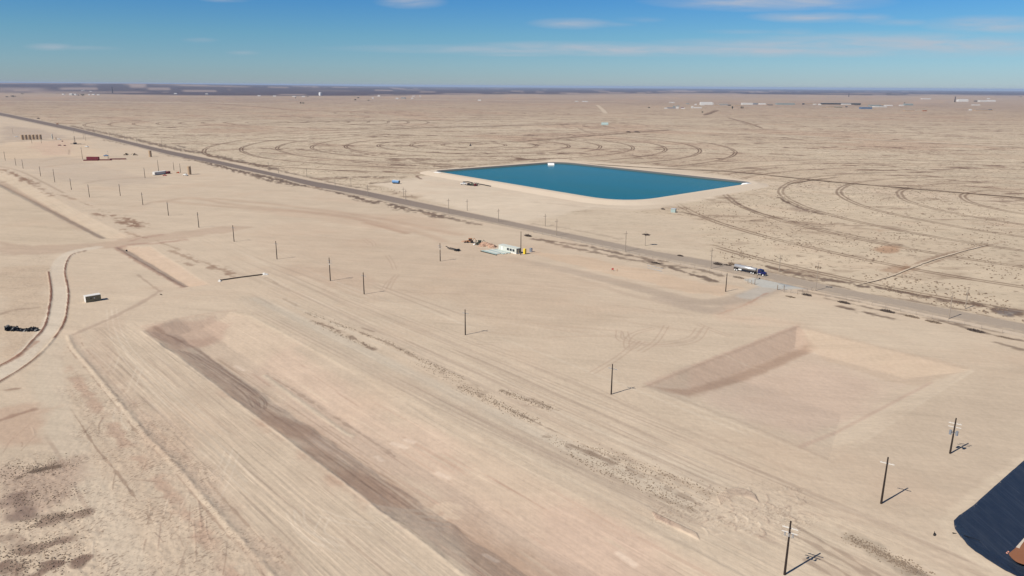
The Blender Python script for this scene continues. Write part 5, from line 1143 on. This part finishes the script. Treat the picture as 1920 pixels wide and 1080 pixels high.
# ---------------------------------------------------------------- far settlement
FM={'white':mat('far_white_wall',(.62,.61,.58),.7),'offw':mat('far_pale_wall',(.56,.55,.51),.7),'conc':mat('far_grey_wall',(.30,.29,.27),.8),'teal':mat('far_green_wall',(.24,.28,.27),.7),'blues':mat('far_blue_wall',(.10,.15,.24),.7)}
def farb(x0,x1,yt,yb,m,lab,grp,roof='roof'):
    m=FM.get(m,m); roof=FM['white'] if roof=='white' else FM['conc']; yt=yt+(yb-yt)*.04
    a=P(x0,yb); b=P(x1,yb); L_=abs(b[0]-a[0]); z_=0; hh=min(((abs(proj(a[0],a[1],h)[1]-yt),h) for h in np.arange(2.5,40,.5)))[1]
    t=thing('building',lab,'building',(a[0]+b[0])/2,a[1],0,0,grp); dp=max(8,min(30,L_*.5))
    bm=N(); box(bm,-L_/2,L_/2,0,dp,-.5,hh*.86); obj('wall',bm,m,t)
    bm=N(); prism_x=[(0-.3,hh*.86),(dp+.3,hh*.86),(dp/2,hh)]
    A_=[bm.verts.new((-L_/2-.3,y_,z2)) for y_,z2 in prism_x]; B_=[bm.verts.new((L_/2+.3,y_,z2)) for y_,z2 in prism_x]
    for k in range(3): bm.faces.new((A_[k],A_[(k+1)%3],B_[(k+1)%3],B_[k]))
    bm.faces.new(A_); bm.faces.new(B_); obj('roof',bm,roof,t)
LEFT=[(25,30.5,168.3,170,'white'),(72,77,167.8,169,'white'),(83,86,167.5,169,'white'),(116,122,175.8,177.5,'white'),(130,137,175,178.5,'offw'),(137,145,176,178.5,'white'),(146,148,177,179,'dark'),(152,157,169.8,171.8,'white'),(156,160,168,171.8,'conc'),(168,174,170.5,172.5,'white'),(165,170,176.5,178.5,'offw'),(172,179,176,178,'white'),(182,188,176.5,178.5,'offw'),
 (188,194,166.5,168.8,'offw'),(200,208,165.5,168.8,'offw'),(213,218,166.5,168.8,'white'),(222,228,167,169,'offw'),(238,244,168,169.8,'white'),(247,256,168,170,'white'),(274,281,165.8,168.5,'conc')]
MIDL=[(326,333,174.5,176.3,'white'),(385,391,175.2,176.8,'white'),(483,489,178.5,180.2,'white'),(512,518,179,180.8,'white'),(548,555,179.8,181.5,'white'),(566,572,180,181.8,'white'),(708,713,178.5,181,'white'),(742,747,183.3,185.5,'white'),(752,760,181.8,185,'conc'),(756,761,182.5,185,'white'),(771,775,183.3,185.2,'white'),(773,778,179.5,181,'offw'),(786,789,179.5,181,'offw'),(896,902,186.8,189,'white'),(697,701,182.8,184.5,'white')]
MIDR=[(1078,1084,189.4,190.8,'offw'),(1092,1102,189.3,190.9,'white'),(1246,1251,201.8,203.8,'white'),(1251,1266,201.5,203,'blues'),(1262,1266,198.3,201,'teal'),(1268,1272,200,203.5,'white'),(1268,1274,198,199.5,'teal'),(1277,1282,200.5,202.5,'red'),(1278,1284,202,204,'white'),(1296,1300,199,203,'offw'),(1303,1315,200.8,202.8,'white'),(1314,1320,196,197.5,'offw'),(1256,1264,191.2,192.8,'white'),(1287,1292,193.5,195.3,'teal'),(1303,1306,194.8,197,'white'),
 (1314,1334,191.3,196.5,'white'),(1327,1337,192.5,196,'offw'),(1340,1349,195.8,197.5,'tan'),(1350,1364,194.5,197.3,'conc'),(1365,1370,196,198,'dark'),(1378,1388,196,198,'tan'),(1392,1410,192.8,196.5,'offw'),(1395,1398,193,196,'white'),(1402,1404.5,193,196,'white'),(1408,1420,193,196,'grey'),(1424,1435,193.3,196,'white'),(1440,1448,195.8,197.3,'dark')]
RIGHT=[(1457,1487,193,196.3,'teal'),(1505,1508,193,196,'dark'),(1509,1524,193,195,'tan'),(1525,1530,194.5,196.5,'offw'),(1535,1539,194.5,197,'white'),(1540,1548,199.5,201.5,'tan'),(1542,1605,192.7,195.8,'dark'),(1552,1565,199,201,'tan'),(1567,1578,199.8,201.8,'olive'),(1572,1576,194.5,196,'white'),(1580,1594,194.3,196.3,'offw'),(1586,1589,199,201,'dark'),(1604,1612,195.5,197,'dark'),(1615,1633,200,204.5,'blues'),(1620,1624,202,204.5,'white'),(1626,1630,202,204.5,'white'),(1632,1650,196.5,199,'teal'),(1640,1660,199,201,'offw'),(1655,1665,194.8,196.5,'tan'),(1660,1672,196.5,198.5,'white'),(1650,1657,198,199.5,'dark'),(1687,1693,196.3,198.3,'white'),(1697,1710,193.8,197.5,'teal'),(1697,1713,206.3,208.3,'tan'),(1731,1737,206,208.5,'orange'),(1818,1822,204.5,207,'white'),(1830,1858,205.8,207.5,'tan'),(1855,1859,204.5,207.3,'dark'),
 (1797,1812,186,190.5,'white'),(1828,1834,188.3,190.3,'dark'),(1837,1849,188,190.8,'offw'),(1852,1855,184,185.5,'white'),(1853,1864,187.6,190.5,'white'),(1825,1836,196,197.5,'white'),(1729,1742,184.5,186,'white')]
sidew={'white':'white','offw':'pale','conc':'grey','dark':'dark','tan':'tan','teal':'green grey','blues':'blue','red':'dark red','grey':'grey','olive':'olive','orange':'rusty'}
def town(lst,area,grp,anchor):
    lst=sorted(lst); n=len(lst); num={}
    for q in lst: num[q[4]]=num.get(q[4],0)+1
    seen={}; OR=['leftmost','second','third','fourth','fifth','sixth','seventh','eighth','ninth','tenth','eleventh','twelfth','thirteenth','fourteenth','fifteenth']
    tot={}
    for q in lst: tot[sidew[q[4]]]=tot.get(sidew[q[4]],0)+1
    for q in lst:
        c_=sidew[q[4]]; k=seen.get(c_,0); seen[c_]=k+1
        if tot[c_]==1: lab='the only %s building %s'%(c_,area)
        elif k==tot[c_]-1: lab='rightmost %s building %s'%(c_,area)
        else: lab='%s %s building%s %s'%(OR[k],c_,'' if k==0 else ' from the left',area)
        farb(q[0],q[1],q[2],q[3],q[4],lab,grp,'white' if q[4] in('white','offw') else 'roof')
town(LEFT,'in the far settlement at the left of the horizon','buildings of the far left settlement',0)
town(MIDL,'on the far plain left of centre below the horizon','buildings on the far plain left of centre',0)
town(MIDR,'in the far settlement right of centre','buildings of the far settlement right of centre',0)
town(RIGHT,'in the far settlement at the right','buildings of the far right settlement',0)
# white water tank, towers, trees
a=P(600.5,179.3); t=thing('water_tank','big white cylindrical water tank on the far plain','water tank',a[0],a[1],0); bm=N(); tube(bm,(0,0,0),(0,0,26),12,n=24); obj('shell',bm,'white',t); bm=N(); tube(bm,(0,0,26),(0,0,29),12,1,24); obj('roof',bm,'white',t)
for (bx,by,ty,lab) in ((211.3,174.5,162.5,'tall dark lattice tower above the far left settlement'),(1790,191.5,181,'tall dark lattice tower at the right below the horizon'),(1591.3,181.5,175.5,'small dark lattice tower above the far right settlement'),(281,168.8,162,'thin far tower right of the tall left one')):
    a=P(bx,by); hh=min(((abs(proj(a[0],a[1],h)[1]-ty),h) for h in np.arange(10,90,1)))[1]; hh=min(hh,88); t=thing('lattice_tower',lab,'tower',a[0],a[1],0); bm=N()
    for sx in (-1,1):
        for sy in (-1,1): tube(bm,(sx*3,sy*3,0),(sx*.9,sy*.9,hh),.9,.7,4)
    for k in range(8):
        z_=hh*k/8; r_=3-2.1*k/8
        for s_ in (-1,1): tube(bm,(-r_,s_*r_,z_),(r_*.9,s_*r_*.9,z_+hh/8),.4,n=4); tube(bm,(s_*r_,-r_,z_),(s_*r_*.9,r_*.9,z_+hh/8),.4,n=4)
    obj('frame',bm,'dark',t); bm=N(); box(bm,-6,6,-1,1,hh*.86,hh*.9); obj('crossarm',bm,'dark',t)
def tree(bx,by,ty,wpx,lab):
    a=P(bx,by); hh=min(((abs(proj(a[0],a[1],h)[1]-ty),h) for h in np.arange(4,40,.5)))[1]; D_=a[1]; wd=wpx/1400*D_
    t=thing('tree',lab,'tree',a[0],a[1],0,0,'far trees on the plain'); bm=N(); tube(bm,(0,0,0),(0,0,hh*.5),.4,.2,6); obj('trunk',bm,'brushd',t)
    bm=N()
    for k in range(160):
        c=Vector((random.gauss(0,.28)*wd,random.gauss(0,.28)*wd,hh*random.uniform(.25,1))); s_=random.uniform(.5,1.3)*hh/9; d1=Vector((random.gauss(0,1),random.gauss(0,1),random.gauss(0,1))).normalized()*s_; d2=d1.orthogonal().normalized()*s_
        bm.faces.new([bm.verts.new(c+q_) for q_ in (d1,d2,-d1,-d2)])
    obj('crown',bm,'tree',t)
TR=[(25,182.3,179,8,'wide dark tree left of the far left settlement'),(42,176.8,175,5,'small dark tree left of the far left settlement'),(13,182.5,180.3,4,'faint small tree at the left edge of the plain'),(155,179.8,176.6,6,'round dark tree among the far left buildings'),(554.5,184.8,182,.8,'thin dark tree standing alone on the far plain'),(563.5,194.5,191.7,1.2,'first of three small dark trees on the plain'),(566.5,194.6,191.8,1.2,'middle of three small dark trees on the plain'),(569.5,194.7,191.9,1.2,'last of three small dark trees on the plain'),
 (666,188.5,186,3,'lower dark tree left of the far plain buildings'),(671.5,184.5,182.2,3.5,'upper dark tree left of the far plain buildings'),(691,188.8,187,5,'low dark tree right of its two neighbours on the plain'),(577.5,181.6,180,3,'dark tree right of the small white sheds on the plain'),(1373,204.5,199.5,1.8,'tall dark cypress left of its pair'),(1389.5,203.8,199.8,1.5,'left dark cypress of a close pair'),(1392.8,203.8,199.9,1.5,'right dark cypress of a close pair'),(1217,203,200.5,3,'dark tree left of the settlement right of centre'),(1317,211.5,209,3,'dark bush below the settlement right of centre'),(1664,177,174.5,3,'left dark tree of two near the right horizon'),(1669,177,174.8,2.2,'right dark tree of two near the right horizon'),(1696,194,192,1.5,'tiny dark tree right of the far right settlement'),(1914,182.5,180.6,5,'dark tree at the right edge near the horizon')]
for q in TR: tree(*q)
# ---------------------------------------------------------------- haze
def haze(den):
    bm=N(); box(bm,-120000,120000,-2000,99000,-12,114); n=bpy.data.materials.new('haze_air'); n.use_nodes=True; nt=n.node_tree; nt.nodes.clear(); o_=nt.nodes.new('ShaderNodeOutputMaterial'); pv=nt.nodes.new('ShaderNodeVolumePrincipled')
    pv.inputs['Color'].default_value=(.60,.75,1,1); pv.inputs['Density'].default_value=den; pv.inputs['Anisotropy'].default_value=0.; nt.links.new(pv.outputs[0],o_.inputs['Volume'])
    me=bpy.data.meshes.new('haze'); bm.to_mesh(me); bm.free(); me.materials.append(n); o=link(bpy.data.objects.new('haze',me)); o['kind']='stuff'
haze(3.0e-5)
print('objects',len(bpy.data.objects))
